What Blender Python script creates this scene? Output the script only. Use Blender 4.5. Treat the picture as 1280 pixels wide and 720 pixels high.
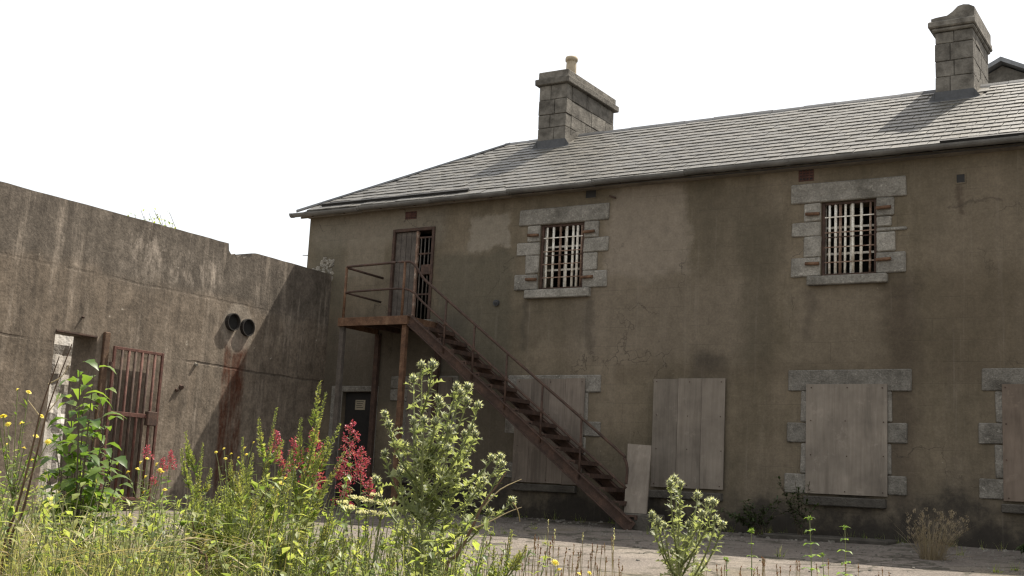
import bpy, bmesh, math, random
import numpy as np
from mathutils import Vector, Matrix, noise as mnoise
random.seed(7)
rnd = random.random
def U(a, b): return a + (b - a) * random.random()
rad = math.radians
S = bpy.context.scene
COL = S.collection
for o in list(bpy.data.objects): bpy.data.objects.remove(o)

# ------------------------------------------------------------------ camera
CAM_LOC = Vector((0.0, -19.0, 0.475))
AX_R = Vector((0.85151255, 0.52191265, 0.05033458))
AX_U = Vector((0.04238236, -0.16419358, 0.98551723))
AX_F = Vector((-0.52261852, 0.83704698, 0.16193279))
FPX = 1506.415                      # focal length in pixels of a 1280 wide picture
cd = bpy.data.cameras.new('camera'); cam = bpy.data.objects.new('camera', cd); COL.objects.link(cam)
cam.matrix_world = Matrix(((AX_R.x, AX_U.x, -AX_F.x, CAM_LOC.x), (AX_R.y, AX_U.y, -AX_F.y, CAM_LOC.y),
                           (AX_R.z, AX_U.z, -AX_F.z, CAM_LOC.z), (0, 0, 0, 1)))
cd.sensor_fit = 'HORIZONTAL'; cd.sensor_width = 36.0; cd.lens = 36.0 * FPX / 1280.0
cd.clip_start = 0.05; cd.clip_end = 2000
S.camera = cam
S.render.resolution_x = 1024; S.render.resolution_y = 576

# ------------------------------------------------------------------ sky, sun, exposure
SUN = Vector((0.38, 1.0, 1.68)).normalized()       # towards the sun
elev = math.asin(SUN.z); azim = math.atan2(SUN.x, SUN.y)
W = bpy.data.worlds.new('World'); S.world = W; W.use_nodes = True
wn = W.node_tree; wn.nodes.clear()
sky = wn.nodes.new('ShaderNodeTexSky'); sky.sky_type = 'NISHITA'; sky.sun_disc = False
sky.sun_elevation = elev; sky.sun_rotation = azim
sky.air_density = 1.0; sky.dust_density = 4.0; sky.ozone_density = 1.0
veil = wn.nodes.new('ShaderNodeMix'); veil.data_type = 'RGBA'
veil.inputs[0].default_value = 0.62                 # thin bright cloud over the whole sky
veil.inputs[7].default_value = (7.6, 7.5, 7.2, 1)
bg = wn.nodes.new('ShaderNodeBackground'); bg.inputs[1].default_value = 0.10
wo = wn.nodes.new('ShaderNodeOutputWorld')
wn.links.new(sky.outputs[0], veil.inputs[6]); wn.links.new(veil.outputs[2], bg.inputs[0]); wn.links.new(bg.outputs[0], wo.inputs[0])
sd = bpy.data.lights.new('sun', 'SUN'); sd.energy = 5.0; sd.angle = rad(0.55); sd.color = (1.0, 0.93, 0.82)
sun = bpy.data.objects.new('sun', sd); COL.objects.link(sun)
sun.rotation_euler = SUN.to_track_quat('Z', 'Y').to_euler(); sun.location = (10, 30, 40)
S.render.engine = 'CYCLES'
S.view_settings.view_transform = 'Standard'; S.view_settings.look = 'None'
S.view_settings.gamma = 1.0; S.view_settings.use_curve_mapping = False
S.view_settings.exposure = 0.95
try:
    S.cycles.filter_width = 1.3
    S.cycles.max_bounces = 6; S.cycles.transparent_max_bounces = 6
except Exception: pass

# ------------------------------------------------------------------ helpers
def at(px, py, depth):              # a point at a given distance in front of the lens
    return CAM_LOC + depth * (AX_R * ((px - 640) / FPX) - AX_U * ((py - 360) / FPX) + AX_F)
def ground_z(y, x=0.0):
    y = min(y, 0.0)
    return -0.08 + 0.04 * max(y, -7.0) if y > -7 else -0.36
def tag(o, label=None, cat=None, group=None, kind=None):
    if label: o['label'] = label
    if cat: o['category'] = cat
    if group: o['group'] = group
    if kind: o['kind'] = kind
    return o
def empty(name, loc=(0, 0, 0), parent=None):
    o = bpy.data.objects.new(name, None); COL.objects.link(o); o.location = loc; o.empty_display_size = .1
    if parent: o.parent = parent
    return o
class MB:
    def __init__(s): s.v = []; s.f = []
    def add(s, vs, fs):
        b = len(s.v); s.v += [tuple(v) for v in vs]; s.f += [tuple(i + b for i in f) for f in fs]
    def quad(s, a, b, c, d): s.add((a, b, c, d), ((0, 1, 2, 3),))
    def box(s, x0, x1, y0, y1, z0, z1):
        s.add([(x0, y0, z0), (x1, y0, z0), (x1, y1, z0), (x0, y1, z0), (x0, y0, z1), (x1, y0, z1), (x1, y1, z1), (x0, y1, z1)],
              [(0, 3, 2, 1), (4, 5, 6, 7), (0, 1, 5, 4), (1, 2, 6, 5), (2, 3, 7, 6), (3, 0, 4, 7)])
    def bar(s, a, b, w, d, up=Vector((0, 0, 1))):       # rectangular bar from a to b
        a = Vector(a); b = Vector(b); t = (b - a).normalized()
        sx = t.cross(up)
        if sx.length < 1e-4: sx = t.cross(Vector((0, 1, 0)))
        sx.normalize(); sy = sx.cross(t)
        vs = []
        for p in (a, b):
            for i, j in ((-1, -1), (1, -1), (1, 1), (-1, 1)): vs.append(p + sx * (i * w / 2) + sy * (j * d / 2))
        s.add(vs, [(3, 2, 1, 0), (4, 5, 6, 7), (0, 1, 5, 4), (1, 2, 6, 5), (2, 3, 7, 6), (3, 0, 4, 7)])
    def tube(s, pts, r, n=8, caps=True):
        pts = [Vector(p) for p in pts]; m = len(pts)
        rs = r if isinstance(r, (list, tuple)) else [r] * m
        vs = []; fs = []; ref = None
        for i, p in enumerate(pts):
            t = (pts[min(i + 1, m - 1)] - pts[max(i - 1, 0)])
            if t.length < 1e-9: t = Vector((0, 0, 1))
            t.normalize()
            if ref is None: ref = Vector((1, 0, 0)) if abs(t.x) < .8 else Vector((0, 1, 0))
            a = t.cross(ref).normalized(); b = t.cross(a); ref = b.cross(t) if False else ref
            for k in range(n):
                an = 2 * math.pi * k / n
                vs.append(p + (a * math.cos(an) + b * math.sin(an)) * rs[i])
        for i in range(m - 1):
            for k in range(n):
                k2 = (k + 1) % n
                fs.append((i * n + k, i * n + k2, (i + 1) * n + k2, (i + 1) * n + k))
        if caps:
            fs.append(tuple(range(n))[::-1]); fs.append(tuple((m - 1) * n + k for k in range(n)))
        s.add(vs, fs)
    def lathe(s, prof, o=(0, 0, 0), n=14):
        vs = []; fs = []; m = len(prof)
        for r, z in prof:
            for k in range(n):
                a = 2 * math.pi * k / n; vs.append((o[0] + r * math.cos(a), o[1] + r * math.sin(a), o[2] + z))
        for i in range(m - 1):
            for k in range(n):
                k2 = (k + 1) % n; fs.append((i * n + k, i * n + k2, (i + 1) * n + k2, (i + 1) * n + k))
        s.add(vs, fs)
    def mesh(s, name, mat, smooth=False):
        me = bpy.data.meshes.new(name); me.from_pydata(s.v, [], s.f); me.update()
        if mat: me.materials.append(mat)
        if smooth: me.polygons.foreach_set('use_smooth', [True] * len(me.polygons))
        return me
    def build(s, name, mat, parent=None, smooth=False, bevel=0):
        me = s.mesh(name, mat, smooth)
        if bevel:
            bm = bmesh.new(); bm.from_mesh(me)
            bmesh.ops.bevel(bm, geom=list(bm.edges), offset=bevel, segments=1, affect='EDGES', clamp_overlap=True)
            bm.to_mesh(me); bm.free()
        return link(name, me, parent)
def link(name, me, parent=None, M=None):
    o = bpy.data.objects.new(name, me); COL.objects.link(o)
    if parent:
        o.parent = parent
        if M is None: o.matrix_parent_inverse = Matrix.Translation(-wloc(parent))
    if M is not None: o.matrix_basis = M
    return o
def wloc(p):                           # parents are never rotated when this is used
    v = Vector((0, 0, 0))
    if p.type == 'EMPTY' or p.parent is None: v += Vector(p.location)
    if p.parent and p.type == 'EMPTY': v += wloc(p.parent)
    return v
def box_obj(name, mat, parent, b, bevel=0, jit=0.0):
    m = MB(); m.box(*b)
    if jit: m.v = [(x + U(-jit, jit), y + U(-jit, jit), z + U(-jit, jit)) for x, y, z in m.v]
    return m.build(name, mat, parent, bevel=bevel)

# ------------------------------------------------------------------ materials
class G:                               # small node graph writer
    def __init__(s, name, rough=.85, spec=.3):
        s.m = bpy.data.materials.new(name); s.m.use_nodes = True; s.t = s.m.node_tree; s.n = s.t.nodes; s.n.clear()
        s.out = s.n.new('ShaderNodeOutputMaterial'); s.b = s.n.new('ShaderNodeBsdfPrincipled')
        s.t.links.new(s.b.outputs[0], s.out.inputs[0])
        s.b.inputs['Roughness'].default_value = rough; s.b.inputs['Specular IOR Level'].default_value = spec
        s.tc = s.n.new('ShaderNodeTexCoord'); s.P = s.tc.outputs['Object']; s._xyz = None
    def put(s, sock, v):
        if isinstance(v, bpy.types.NodeSocket): s.t.links.new(v, sock)
        elif isinstance(v, (tuple, list)): sock.default_value = (*v, 1) if len(v) == 3 and sock.type == 'RGBA' else v
        else: sock.default_value = v
    def geo(s):
        s.P = s.n.new('ShaderNodeNewGeometry').outputs['Position']; return s
    def xyz(s):
        if s._xyz is None:
            n = s.n.new('ShaderNodeSeparateXYZ'); s.put(n.inputs[0], s.P); s._xyz = n.outputs
        return s._xyz
    def math(s, op, a, b=0., c=None, clamp=False):
        n = s.n.new('ShaderNodeMath'); n.operation = op; n.use_clamp = clamp
        s.put(n.inputs[0], a); s.put(n.inputs[1], b)
        if c is not None: s.put(n.inputs[2], c)
        return n.outputs[0]
    def scale(s, v, p=None):
        n = s.n.new('ShaderNodeMapping'); s.put(n.inputs[0], p or s.P); n.inputs['Scale'].default_value = v; return n.outputs[0]
    def noise(s, sc, det=4, ro=.6, vec=None, dist=0.):
        n = s.n.new('ShaderNodeTexNoise'); s.put(n.inputs['Vector'], vec or s.P)
        n.inputs['Scale'].default_value = sc; n.inputs['Detail'].default_value = det; n.inputs['Roughness'].default_value = ro
        n.inputs['Distortion'].default_value = dist
        return n.outputs[0]
    def ramp(s, f, *stops):
        n = s.n.new('ShaderNodeValToRGB'); s.put(n.inputs[0], f); e = n.color_ramp.elements
        while len(e) < len(stops): e.new(.5)
        for k, (p, c) in enumerate(stops):
            e[k].position = p; e[k].color = (*c, 1) if isinstance(c, tuple) else (c, c, c, 1)
        return n.outputs[0]
    def mix(s, f, a, b, mode='MIX'):
        n = s.n.new('ShaderNodeMix'); n.data_type = 'RGBA'; n.blend_type = mode
        s.put(n.inputs[0], f); s.put(n.inputs[6], a); s.put(n.inputs[7], b); return n.outputs[2]
    def rnd(s): return s.n.new('ShaderNodeObjectInfo').outputs['Random']
    def smooth(s, v, a, b):            # 0 below a, 1 above b
        n = s.n.new('ShaderNodeMapRange'); n.interpolation_type = 'SMOOTHSTEP'; s.put(n.inputs[0], v)
        n.inputs[1].default_value = a; n.inputs[2].default_value = b; return n.outputs[0]
    def patch(s, u, v, u0, u1, v0, v1, soft=.15):
        a = s.math('MULTIPLY', s.smooth(u, u0 - soft, u0 + soft), s.smooth(u, u1 + soft, u1 - soft))
        b = s.math('MULTIPLY', s.smooth(v, v0 - soft, v0 + soft), s.smooth(v, v1 + soft, v1 - soft))
        return s.math('MULTIPLY', a, b)
    def bump(s, h, st=.4, d=.02):
        n = s.n.new('ShaderNodeBump'); n.inputs['Strength'].default_value = st; n.inputs['Distance'].default_value = d
        s.put(n.inputs['Height'], h); s.put(s.b.inputs['Normal'], n.outputs[0]); s.bn = n.outputs[0]; return s
    def color(s, c): s.put(s.b.inputs['Base Color'], c); return s

def mat_simple(name, c1, c2, sc=6., rough=.8, spec=.3, fine=40., bump=.25, perobj=.25, bd=.01):
    g = G(name, rough, spec)
    n1 = g.noise(sc, 5, .65); n2 = g.noise(fine, 3, .6)
    c = g.mix(g.ramp(n1, (.3, 0.), (.7, 1.)), c1, c2)
    k = g.math('ADD', g.math('MULTIPLY', n2, .5), .75)
    if perobj: k = g.math('MULTIPLY', k, g.math('ADD', g.math('MULTIPLY', g.rnd(), 2 * perobj), 1 - perobj))
    c = g.mix(1., c, k, 'MULTIPLY')
    g.color(c); g.bump(g.math('ADD', n1, n2), bump, bd)
    return g.m

def mat_front_wall():
    g = G('stained_render', .9, .25); x, y, z = g.xyz()
    wob = g.noise(1.3, 5, .65); wob2 = g.noise(1.1, 5, .65, g.scale((1, 1, 1.01), g.scale((1.0, 1.0, 1.0))))
    ux = g.math('ADD', x, g.math('MULTIPLY', g.math('SUBTRACT', wob, .5), .9))
    uz = g.math('ADD', z, g.math('MULTIPLY', g.math('SUBTRACT', g.noise(1.7, 5, .65), .5), .7))
    big = g.noise(.55, 6, .62)
    c = g.ramp(big, (.28, (.115, .098, .064)), (.46, (.165, .142, .098)), (.58, (.215, .183, .130)), (.75, (.265, .230, .170)))
    streak = g.noise(1., 5, .7, g.scale((2.6, 2.6, .22)))
    c = g.mix(g.math('MULTIPLY', g.ramp(streak, (.46, 0.), (.72, 1.)), .5), c, (.098, .084, .058))
    lt = g.noise(1., 5, .7, g.scale((1.9, 1.9, .5)))
    c = g.mix(g.math('MULTIPLY', g.ramp(lt, (.55, 0.), (.8, 1.)), .4), c, (.33, .29, .225))
    for (a, b, d, e, k, col, so) in (
            (-9.9, -8.3, 4.2, 5.9, .8, (.285, .252, .200), .12), (-8.3, -6.6, 4.25, 5.65, .6, (.140, .122, .088), .25), (-12.95, -11.95, 4.95, 5.6, .8, (.30, .275, .22), .06),
            (-10.6, -6.9, 2.75, 4.2, .55, (.225, .195, .150), .3), (-13.6, -11.9, 2.3, 4.9, .7, (.120, .112, .080), .12), (-11.9, -10.2, 3.1, 3.8, .4, (.11, .098, .070), .2),
            (-7.3, -6.75, 2.6, 5.2, .6, (.100, .088, .060), .18), (-4.95, -4.45, .4, 4.0, .7, (.080, .064, .046), .22), (-6.5, -4.95, 2.6, 3.9, .5, (.215, .185, .138), .2),
            (-4.3, 1.0, 4.1, 5.6, .5, (.185, .160, .118), .3), (-4.3, 1.0, 2.5, 4.1, .6, (.130, .108, .074), .3), (-16.9, -15.9, 3.9, 5.7, .5, (.135, .130, .095), .2),
            (-8.2, -7.55, 2.48, 2.85, .7, (.060, .052, .042), .15), (-9.6, 2.0, 2.42, 2.66, .45, (.13, .108, .076), .12), (-16.4, -13.0, 1.9, 3.7, .6, (.088, .080, .066), .3),
            (-16.9, -13.4, 5.2, 5.9, .5, (.27, .248, .200), .2), (-3.84, -3.72, 4.95, 5.4, .6, (.075, .055, .04), .05), (-4.05, -3.2, 5.10, 5.14, .6, (.06, .05, .04), .03),
            (-11.62, -11.45, 3.0, 3.9, .5, (.085, .075, .058), .08), (-10.3, -10.1, 2.9, 3.9, .5, (.085, .075, .058), .08), (-6.25, -6.08, 3.1, 3.9, .45, (.09, .078, .06), .08), (-13.6, -11.7, -.3, 2.6, .5, (.095, .086, .070), .3)):
        c = g.mix(g.math('MULTIPLY', g.patch(ux, uz, a, b, d, e, so), k), c, col)
    c = g.mix(g.math('MULTIPLY', g.patch(x, z, -15.9, -14.95, 4.55, 5.35, .02), .35), c, (.27, .245, .19))
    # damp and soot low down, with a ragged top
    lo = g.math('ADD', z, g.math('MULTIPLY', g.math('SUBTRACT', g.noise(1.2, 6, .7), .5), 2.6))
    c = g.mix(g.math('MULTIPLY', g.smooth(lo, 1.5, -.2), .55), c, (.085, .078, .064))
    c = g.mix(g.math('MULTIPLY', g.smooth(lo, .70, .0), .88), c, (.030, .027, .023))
    fine = g.noise(26., 6, .7)
    c = g.mix(1., c, g.ramp(fine, (.25, .80), (.75, 1.20)), 'MULTIPLY')
    med = g.noise(6., 5, .7)
    c = g.mix(1., c, g.ramp(med, (.3, .84), (.7, 1.14)), 'MULTIPLY')
    # faint ruled courses in the render
    br = g.n.new('ShaderNodeTexBrick'); br.offset = .5
    sw = g.n.new('ShaderNodeCombineXYZ'); g.put(sw.inputs[0], g.math('ADD', x, g.math('MULTIPLY', wob, .03))); g.put(sw.inputs[1], g.math('ADD', z, g.math('MULTIPLY', med, .02)))
    g.put(br.inputs['Vector'], sw.outputs[0]); br.inputs['Scale'].default_value = 1.0
    br.inputs['Brick Width'].default_value = 1.05; br.inputs['Row Height'].default_value = .335
    br.inputs['Mortar Size'].default_value = .006; br.inputs['Mortar Smooth'].default_value = .6
    vis = g.math('MULTIPLY', br.outputs['Fac'], g.ramp(g.noise(.9, 4, .6), (.42, 0.), (.62, 1.)))
    c = g.mix(g.math('MULTIPLY', vis, .34), c, (.06, .052, .040))
    spots = g.noise(9., 2, .5)
    c = g.mix(g.math('MULTIPLY', g.ramp(spots, (.76, 0.), (.80, 1.)), .6), c, (.42, .38, .31))
    cv = g.n.new('ShaderNodeTexVoronoi'); cv.feature = 'DISTANCE_TO_EDGE'; cv.inputs['Scale'].default_value = .55
    dv = g.n.new('ShaderNodeVectorMath'); dv.operation = 'ADD'; g.put(dv.inputs[0], g.P); nv_ = g.n.new('ShaderNodeTexNoise'); g.put(nv_.inputs['Vector'], g.P); nv_.inputs['Scale'].default_value = 2.2; nv_.inputs['Detail'].default_value = 6; g.put(dv.inputs[1], nv_.outputs['Color']); g.put(cv.inputs['Vector'], dv.outputs[0])
    ck = g.math('MULTIPLY', g.smooth(cv.outputs['Distance'], .007, .001), g.ramp(g.noise(.6, 3, .6), (.50, 0.), (.60, 1.)))
    c = g.mix(g.math('MULTIPLY', ck, .55), c, (.04, .034, .028))
    run = g.noise(1., 5, .75, g.scale((7., 7., .18)))
    c = g.mix(g.math('MULTIPLY', g.ramp(run, (.58, 0.), (.74, 1.)), .35), c, (.30, .27, .225))
    c = g.mix(1., c, (.710, .675, .660), 'MULTIPLY'); g.color(c)
    h = g.math('ADD', g.math('ADD', fine, g.math('MULTIPLY', med, 1.2)), g.math('MULTIPLY', vis, -.6))
    g.bump(h, .38, .010); return g.m

def mat_yard_wall():
    g = G('weathered_concrete', .92, .2); x, y, z = g.xyz()
    big = g.noise(.6, 6, .65)
    c = g.ramp(big, (.3, (.125, .105, .082)), (.5, (.185, .157, .125)), (.72, (.24, .208, .168)))
    wz = g.math('ADD', z, g.math('MULTIPLY', g.math('SUBTRACT', g.noise(.9, 5, .6), .5), .8))
    top = g.smooth(wz, 3.45, 3.75)
    tc_ = g.ramp(g.noise(1.6, 6, .75), (.3, (.066, .060, .053)), (.55, (.130, .117, .100)), (.74, (.27, .245, .212)))
    c = g.mix(g.math('MULTIPLY', top, .8), c, tc_)
    st = g.noise(1., 6, .75, g.scale((1, 3.2, .35)))
    c = g.mix(g.math('MULTIPLY', g.ramp(st, (.46, 0.), (.66, 1.)), .75), c, (.078, .068, .056))
    st2 = g.noise(1., 5, .7, g.scale((1, 4.6, .42)))
    c = g.mix(g.math('MULTIPLY', g.ramp(st2, (.54, 0.), (.72, 1.)), .6), c, (.35, .31, .26))
    # pale limewash blotches under the broken top
    pa = g.patch(y, wz, -5.2, -3.1, 3.75, 4.35, .25)
    c = g.mix(g.math('MULTIPLY', pa, g.ramp(g.noise(3.2, 6, .75, g.scale((1, 1.4, .5))), (.46, 0.), (.62, .8))), c, (.40, .36, .31))
    # pour joint
    jz = g.math('ADD', z, g.math('MULTIPLY', g.math('SUBTRACT', g.noise(1.1, 4, .6), .5), .10))
    j1 = g.math('MULTIPLY', g.smooth(jz, 3.56, 3.585), g.smooth(jz, 3.625, 3.60))
    j2 = g.math('MULTIPLY', g.smooth(jz, 2.35, 2.365), g.smooth(jz, 2.405, 2.385))
    jm = g.math('ADD', g.smooth(y, -3.9, -3.5), g.smooth(y, -7.0, -7.6))
    jj = g.math('MULTIPLY', g.math('ADD', g.math('MULTIPLY', j1, .18), g.math('MULTIPLY', j2, g.math('ADD', g.math('MULTIPLY', jm, .85), .08))), g.ramp(g.noise(2.3, 4, .6), (.3, .2), (.55, 1.)))
    c = g.mix(g.math('MULTIPLY', jj, .8), c, (.05, .043, .036))
    # rust runs below the two pipes
    yw = g.math('ADD', y, g.math('MULTIPLY', g.math('SUBTRACT', g.noise(1.2, 5, .7, g.scale((1, 1, .6))), .5), .22))
    for yc, wd, k in ((-2.75, .15, 1.), (-2.42, .19, 1.), (-2.58, .07, .8)):
        d = g.math('ABSOLUTE', g.math('SUBTRACT', yw, yc))
        mk = g.math('MULTIPLY', g.smooth(d, wd, wd * .35), g.math('MULTIPLY', g.smooth(z, 3.12, 2.85), g.smooth(z, -.3, .5)))
        mk = g.math('MULTIPLY', mk, g.ramp(g.noise(1., 5, .7, g.scale((1, 5, 1.6))), (.36, .25), (.56, 1.)))
        c = g.mix(g.math('MULTIPLY', mk, k), c, (.085, .036, .021))
    # patched mortar collar around the pipes
    pm = g.math('ADD', g.math('POWER', g.math('SUBTRACT', yw, -2.56), 2.), g.math('POWER', g.math('MULTIPLY', g.math('SUBTRACT', z, 3.15), .9), 2.))
    c = g.mix(g.math('MULTIPLY', g.smooth(pm, .22, .12), .6), c, (.32, .29, .245))
    sp = g.noise(8., 2, .5)
    c = g.mix(g.math('MULTIPLY', g.ramp(sp, (.75, 0.), (.79, 1.)), .6), c, (.5, .47, .41))
    fine = g.noise(22., 6, .72); c = g.mix(1., c, g.ramp(fine, (.25, .62), (.75, 1.38)), 'MULTIPLY')
    med = g.noise(5., 6, .7); c = g.mix(1., c, g.ramp(med, (.3, .68), (.7, 1.32)), 'MULTIPLY')
    c = g.mix(1., c, (.84, .795, .755), 'MULTIPLY'); g.color(c)
    g.bump(g.math('ADD', g.math('ADD', fine, g.math('MULTIPLY', med, 1.4)), g.math('MULTIPLY', jj, -2.)), .45, .016); return g.m

def mat_ground():
    g = G('dusty_tarmac', .95, .2); x, y, z = g.xyz()
    n = g.noise(.5, 6, .65); c = g.ramp(n, (.3, (.118, .102, .088)), (.55, (.172, .149, .128)), (.75, (.225, .197, .168)))
    n2 = g.noise(2.2, 6, .7); c = g.mix(g.ramp(n2, (.5, 0.), (.66, .6)), c, (.11, .092, .080))
    n3 = g.noise(.25, 5, .6); c = g.mix(g.ramp(n3, (.52, 0.), (.62, .55)), c, (.105, .088, .052))
    gr = g.n.new('ShaderNodeTexVoronoi'); g.put(gr.inputs['Vector'], g.P); gr.inputs['Scale'].default_value = 38.
    c = g.mix(1., c, g.ramp(gr.outputs['Color'], (.0, .7), (1., 1.3)), 'MULTIPLY')
    f = g.noise(60., 4, .7); c = g.mix(1., c, g.ramp(f, (.25, .7), (.75, 1.3)), 'MULTIPLY')
    cr = g.n.new('ShaderNodeTexVoronoi'); cr.feature = 'DISTANCE_TO_EDGE'; cr.inputs['Scale'].default_value = .45
    dv = g.n.new('ShaderNodeVectorMath'); dv.operation = 'ADD'; g.put(dv.inputs[0], g.P); nn = g.n.new('ShaderNodeTexNoise'); g.put(nn.inputs['Vector'], g.P); nn.inputs['Scale'].default_value = 1.8; nn.inputs['Detail'].default_value = 6; g.put(dv.inputs[1], nn.outputs['Color']); g.put(cr.inputs['Vector'], dv.outputs[0])
    c = g.mix(g.math('MULTIPLY', g.smooth(cr.outputs['Distance'], .022, .006), .75), c, (.045, .042, .030))
    mo = g.noise(1.1, 6, .7); c = g.mix(g.ramp(mo, (.56, 0.), (.68, .6)), c, (.075, .072, .052))
    g.color(c); g.bump(g.math('ADD', f, g.math('MULTIPLY', gr.outputs['Distance'], 1.2)), .7, .02); return g.m

def mat_slate():
    g = G('old_slate', .42, .42); g.geo()
    r = g.rnd(); n = g.noise(3., 5, .65); n2 = g.noise(30., 4, .65)
    isl = g.n.new('ShaderNodeNewGeometry').outputs['Random Per Island']
    q = g.math('FRACT', g.math('ADD', g.math('ADD', r, isl), g.math('MULTIPLY', isl, 3.7)))
    c = g.ramp(q, (.0, (.086, .083, .076)), (.35, (.094, .091, .083)), (.7, (.102, .098, .088)), (1., (.116, .110, .098)))
    c = g.mix(g.ramp(n, (.45, 0.), (.7, .55)), c, (.15, .137, .112))
    n5 = g.noise(.9, 6, .7); c = g.mix(g.ramp(n5, (.50, 0.), (.64, .45)), c, (.066, .064, .057))
    n6 = g.noise(7., 5, .7); c = g.mix(g.ramp(n6, (.60, 0.), (.68, .6)), c, (.24, .225, .17))
    c = g.mix(1., c, g.ramp(n2, (.25, .65), (.75, 1.35)), 'MULTIPLY')
    g.color(c); g.put(g.b.inputs['Roughness'], g.ramp(n2, (.3, .40), (.7, .62))); g.bump(g.math('ADD', n2, n), .35, .01); return g.m

def mat_leaf(name, c1, c2, c3=None, tr=.45, sc=9., rough=.5):
    g = G(name, rough, .38); g.geo()
    isl = g.n.new('ShaderNodeNewGeometry').outputs['Random Per Island']
    q = g.math('FRACT', g.math('ADD', g.rnd(), isl))
    c = g.mix(q, c1, c2)
    if c3: c = g.mix(g.ramp(g.noise(sc, 3, .6), (.5, 0.), (.7, 1.)), c, c3)
    g.color(c)
    t = g.n.new('ShaderNodeBsdfTranslucent'); tc = g.mix(1., c, (1.55, 1.6, .85), 'MULTIPLY'); g.put(t.inputs[0], tc)
    m = g.n.new('ShaderNodeMixShader'); m.inputs[0].default_value = tr
    g.t.links.new(g.b.outputs[0], m.inputs[1]); g.t.links.new(t.outputs[0], m.inputs[2]); g.t.links.new(m.outputs[0], g.out.inputs[0])
    return g.m

def mat_wood(name, c1, c2, sc=1.0):
    g = G(name, .85, .2); r = g.rnd()
    off = g.n.new('ShaderNodeCombineXYZ'); g.put(off.inputs[0], g.math('MULTIPLY', r, 31.)); g.put(off.inputs[2], g.math('MULTIPLY', r, 17.))
    va = g.n.new('ShaderNodeVectorMath'); va.operation = 'ADD'; g.put(va.inputs[0], g.P); g.put(va.inputs[1], off.outputs[0])
    gr = g.noise(1., 6, .7, g.scale((26 * sc, 26 * sc, .9), va.outputs[0]), .4); w = g.noise(1.4, 5, .65, va.outputs[0])
    st = g.noise(1., 5, .7, g.scale((3., 3., .35), va.outputs[0]))
    c = g.mix(g.ramp(gr, (.3, 0.), (.7, 1.)), c1, c2)
    c = g.mix(1., c, g.ramp(w, (.3, .72), (.7, 1.2)), 'MULTIPLY')
    c = g.mix(g.ramp(st, (.52, 0.), (.72, .6)), c, tuple(v * .45 for v in c1))
    bl = g.noise(3.5, 6, .75, va.outputs[0]); c = g.mix(g.ramp(bl, (.58, 0.), (.70, .5)), c, tuple(v * 1.3 for v in c2))
    c = g.mix(1., c, g.ramp(r, (0., .82), (1., 1.15)), 'MULTIPLY')
    g.color(c); g.bump(gr, .3, .004); return g.m

def mat_rust(name, c1, c2, c3, rough=.85, spec=.3):
    g = G(name, rough, spec); g.geo()
    n = g.noise(7., 6, .7); f = g.noise(45., 4, .7)
    c = g.ramp(n, (.32, c1), (.52, c2), (.72, c3)); c = g.mix(1., c, g.ramp(f, (.25, .65), (.75, 1.35)), 'MULTIPLY')
    g.color(c); g.bump(g.math('ADD', n, f), .4, .004); return g.m

def mat_stone(name, c1, c2, st):
    g = G(name, .93, .15); r = g.rnd(); g.geo()
    n1 = g.noise(5., 6, .7); n2 = g.noise(34., 5, .7); n3 = g.noise(1.6, 5, .7); n4 = g.noise(12., 4, .65)
    c = g.mix(g.ramp(n1, (.3, 0.), (.7, 1.)), c1, c2)
    c = g.mix(g.ramp(n3, (.50, 0.), (.66, .75)), c, st)
    c = g.mix(g.ramp(n4, (.60, 0.), (.70, .6)), c, tuple(v * 1.35 for v in c2))
    c = g.mix(1., c, g.ramp(n2, (.25, .6), (.75, 1.4)), 'MULTIPLY'); c = g.mix(1., c, g.ramp(r, (0., .82), (1., 1.16)), 'MULTIPLY')
    g.color(c); g.bump(g.math('ADD', g.math('ADD', n2, n4), n1), .9, .018); return g.m
M = {}
M['front'] = mat_front_wall(); M['yard'] = mat_yard_wall(); M['ground'] = mat_ground(); M['slate'] = mat_slate()
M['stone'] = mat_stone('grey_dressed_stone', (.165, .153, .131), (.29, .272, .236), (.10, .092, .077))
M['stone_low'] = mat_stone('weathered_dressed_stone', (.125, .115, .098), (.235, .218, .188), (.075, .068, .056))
M['sillstone'] = mat_simple('dark_sill_stone', (.045, .040, .034), (.095, .086, .072), 4., .92, .15, 30., .8, .1, .02)
M['chim'] = mat_simple('chimney_stone', (.062, .056, .047), (.185, .170, .145), 4.5, .92, .2, 28., .8, .18, .015)
M['chimcore'] = mat_simple('chimney_mortar', (.065, .058, .048), (.10, .091, .076), 8., .95, .1, 40., .5, 0)
M['lead'] = mat_simple('dull_lead', (.040, .041, .043), (.075, .077, .080), 5., .6, .4, 30., .2, .1)
M['lead_light'] = mat_simple('pale_lead', (.13, .135, .14), (.22, .225, .23), 5., .5, .4, 30., .2, .1)
M['gutter'] = mat_simple('grey_gutter_paint', (.065, .062, .056), (.15, .146, .134), 2.2, .55, .4, 30., .2, .1)
M['fascia'] = mat_simple('stained_soffit', (.12, .105, .085), (.23, .205, .17), 2.5, .85, .2, 20., .3, .1)
M['pot'] = mat_simple('buff_clay_pot', (.27, .22, .15), (.40, .34, .25), 6., .85, .2, 30., .3, 0)
M['rust'] = mat_rust('rusty_painted_iron', (.034, .022, .017), (.062, .038, .028), (.10, .058, .040))
M['rust_or'] = mat_rust('orange_rust_iron', (.065, .036, .022), (.115, .062, .035), (.19, .115, .07))
M['rust_red'] = mat_rust('red_oxide_iron', (.050, .026, .020), (.095, .043, .032), (.145, .072, .054))
M['barwhite'] = mat_rust('flaking_white_bar', (.36, .31, .24), (.64, .60, .52), (.74, .72, .66))
M['barmid'] = mat_rust('brown_bar', (.10, .065, .045), (.19, .12, .085), (.40, .35, .28))
M['ply'] = mat_wood('weathered_plywood', (.158, .134, .108), (.218, .188, .154), .6)
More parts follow.
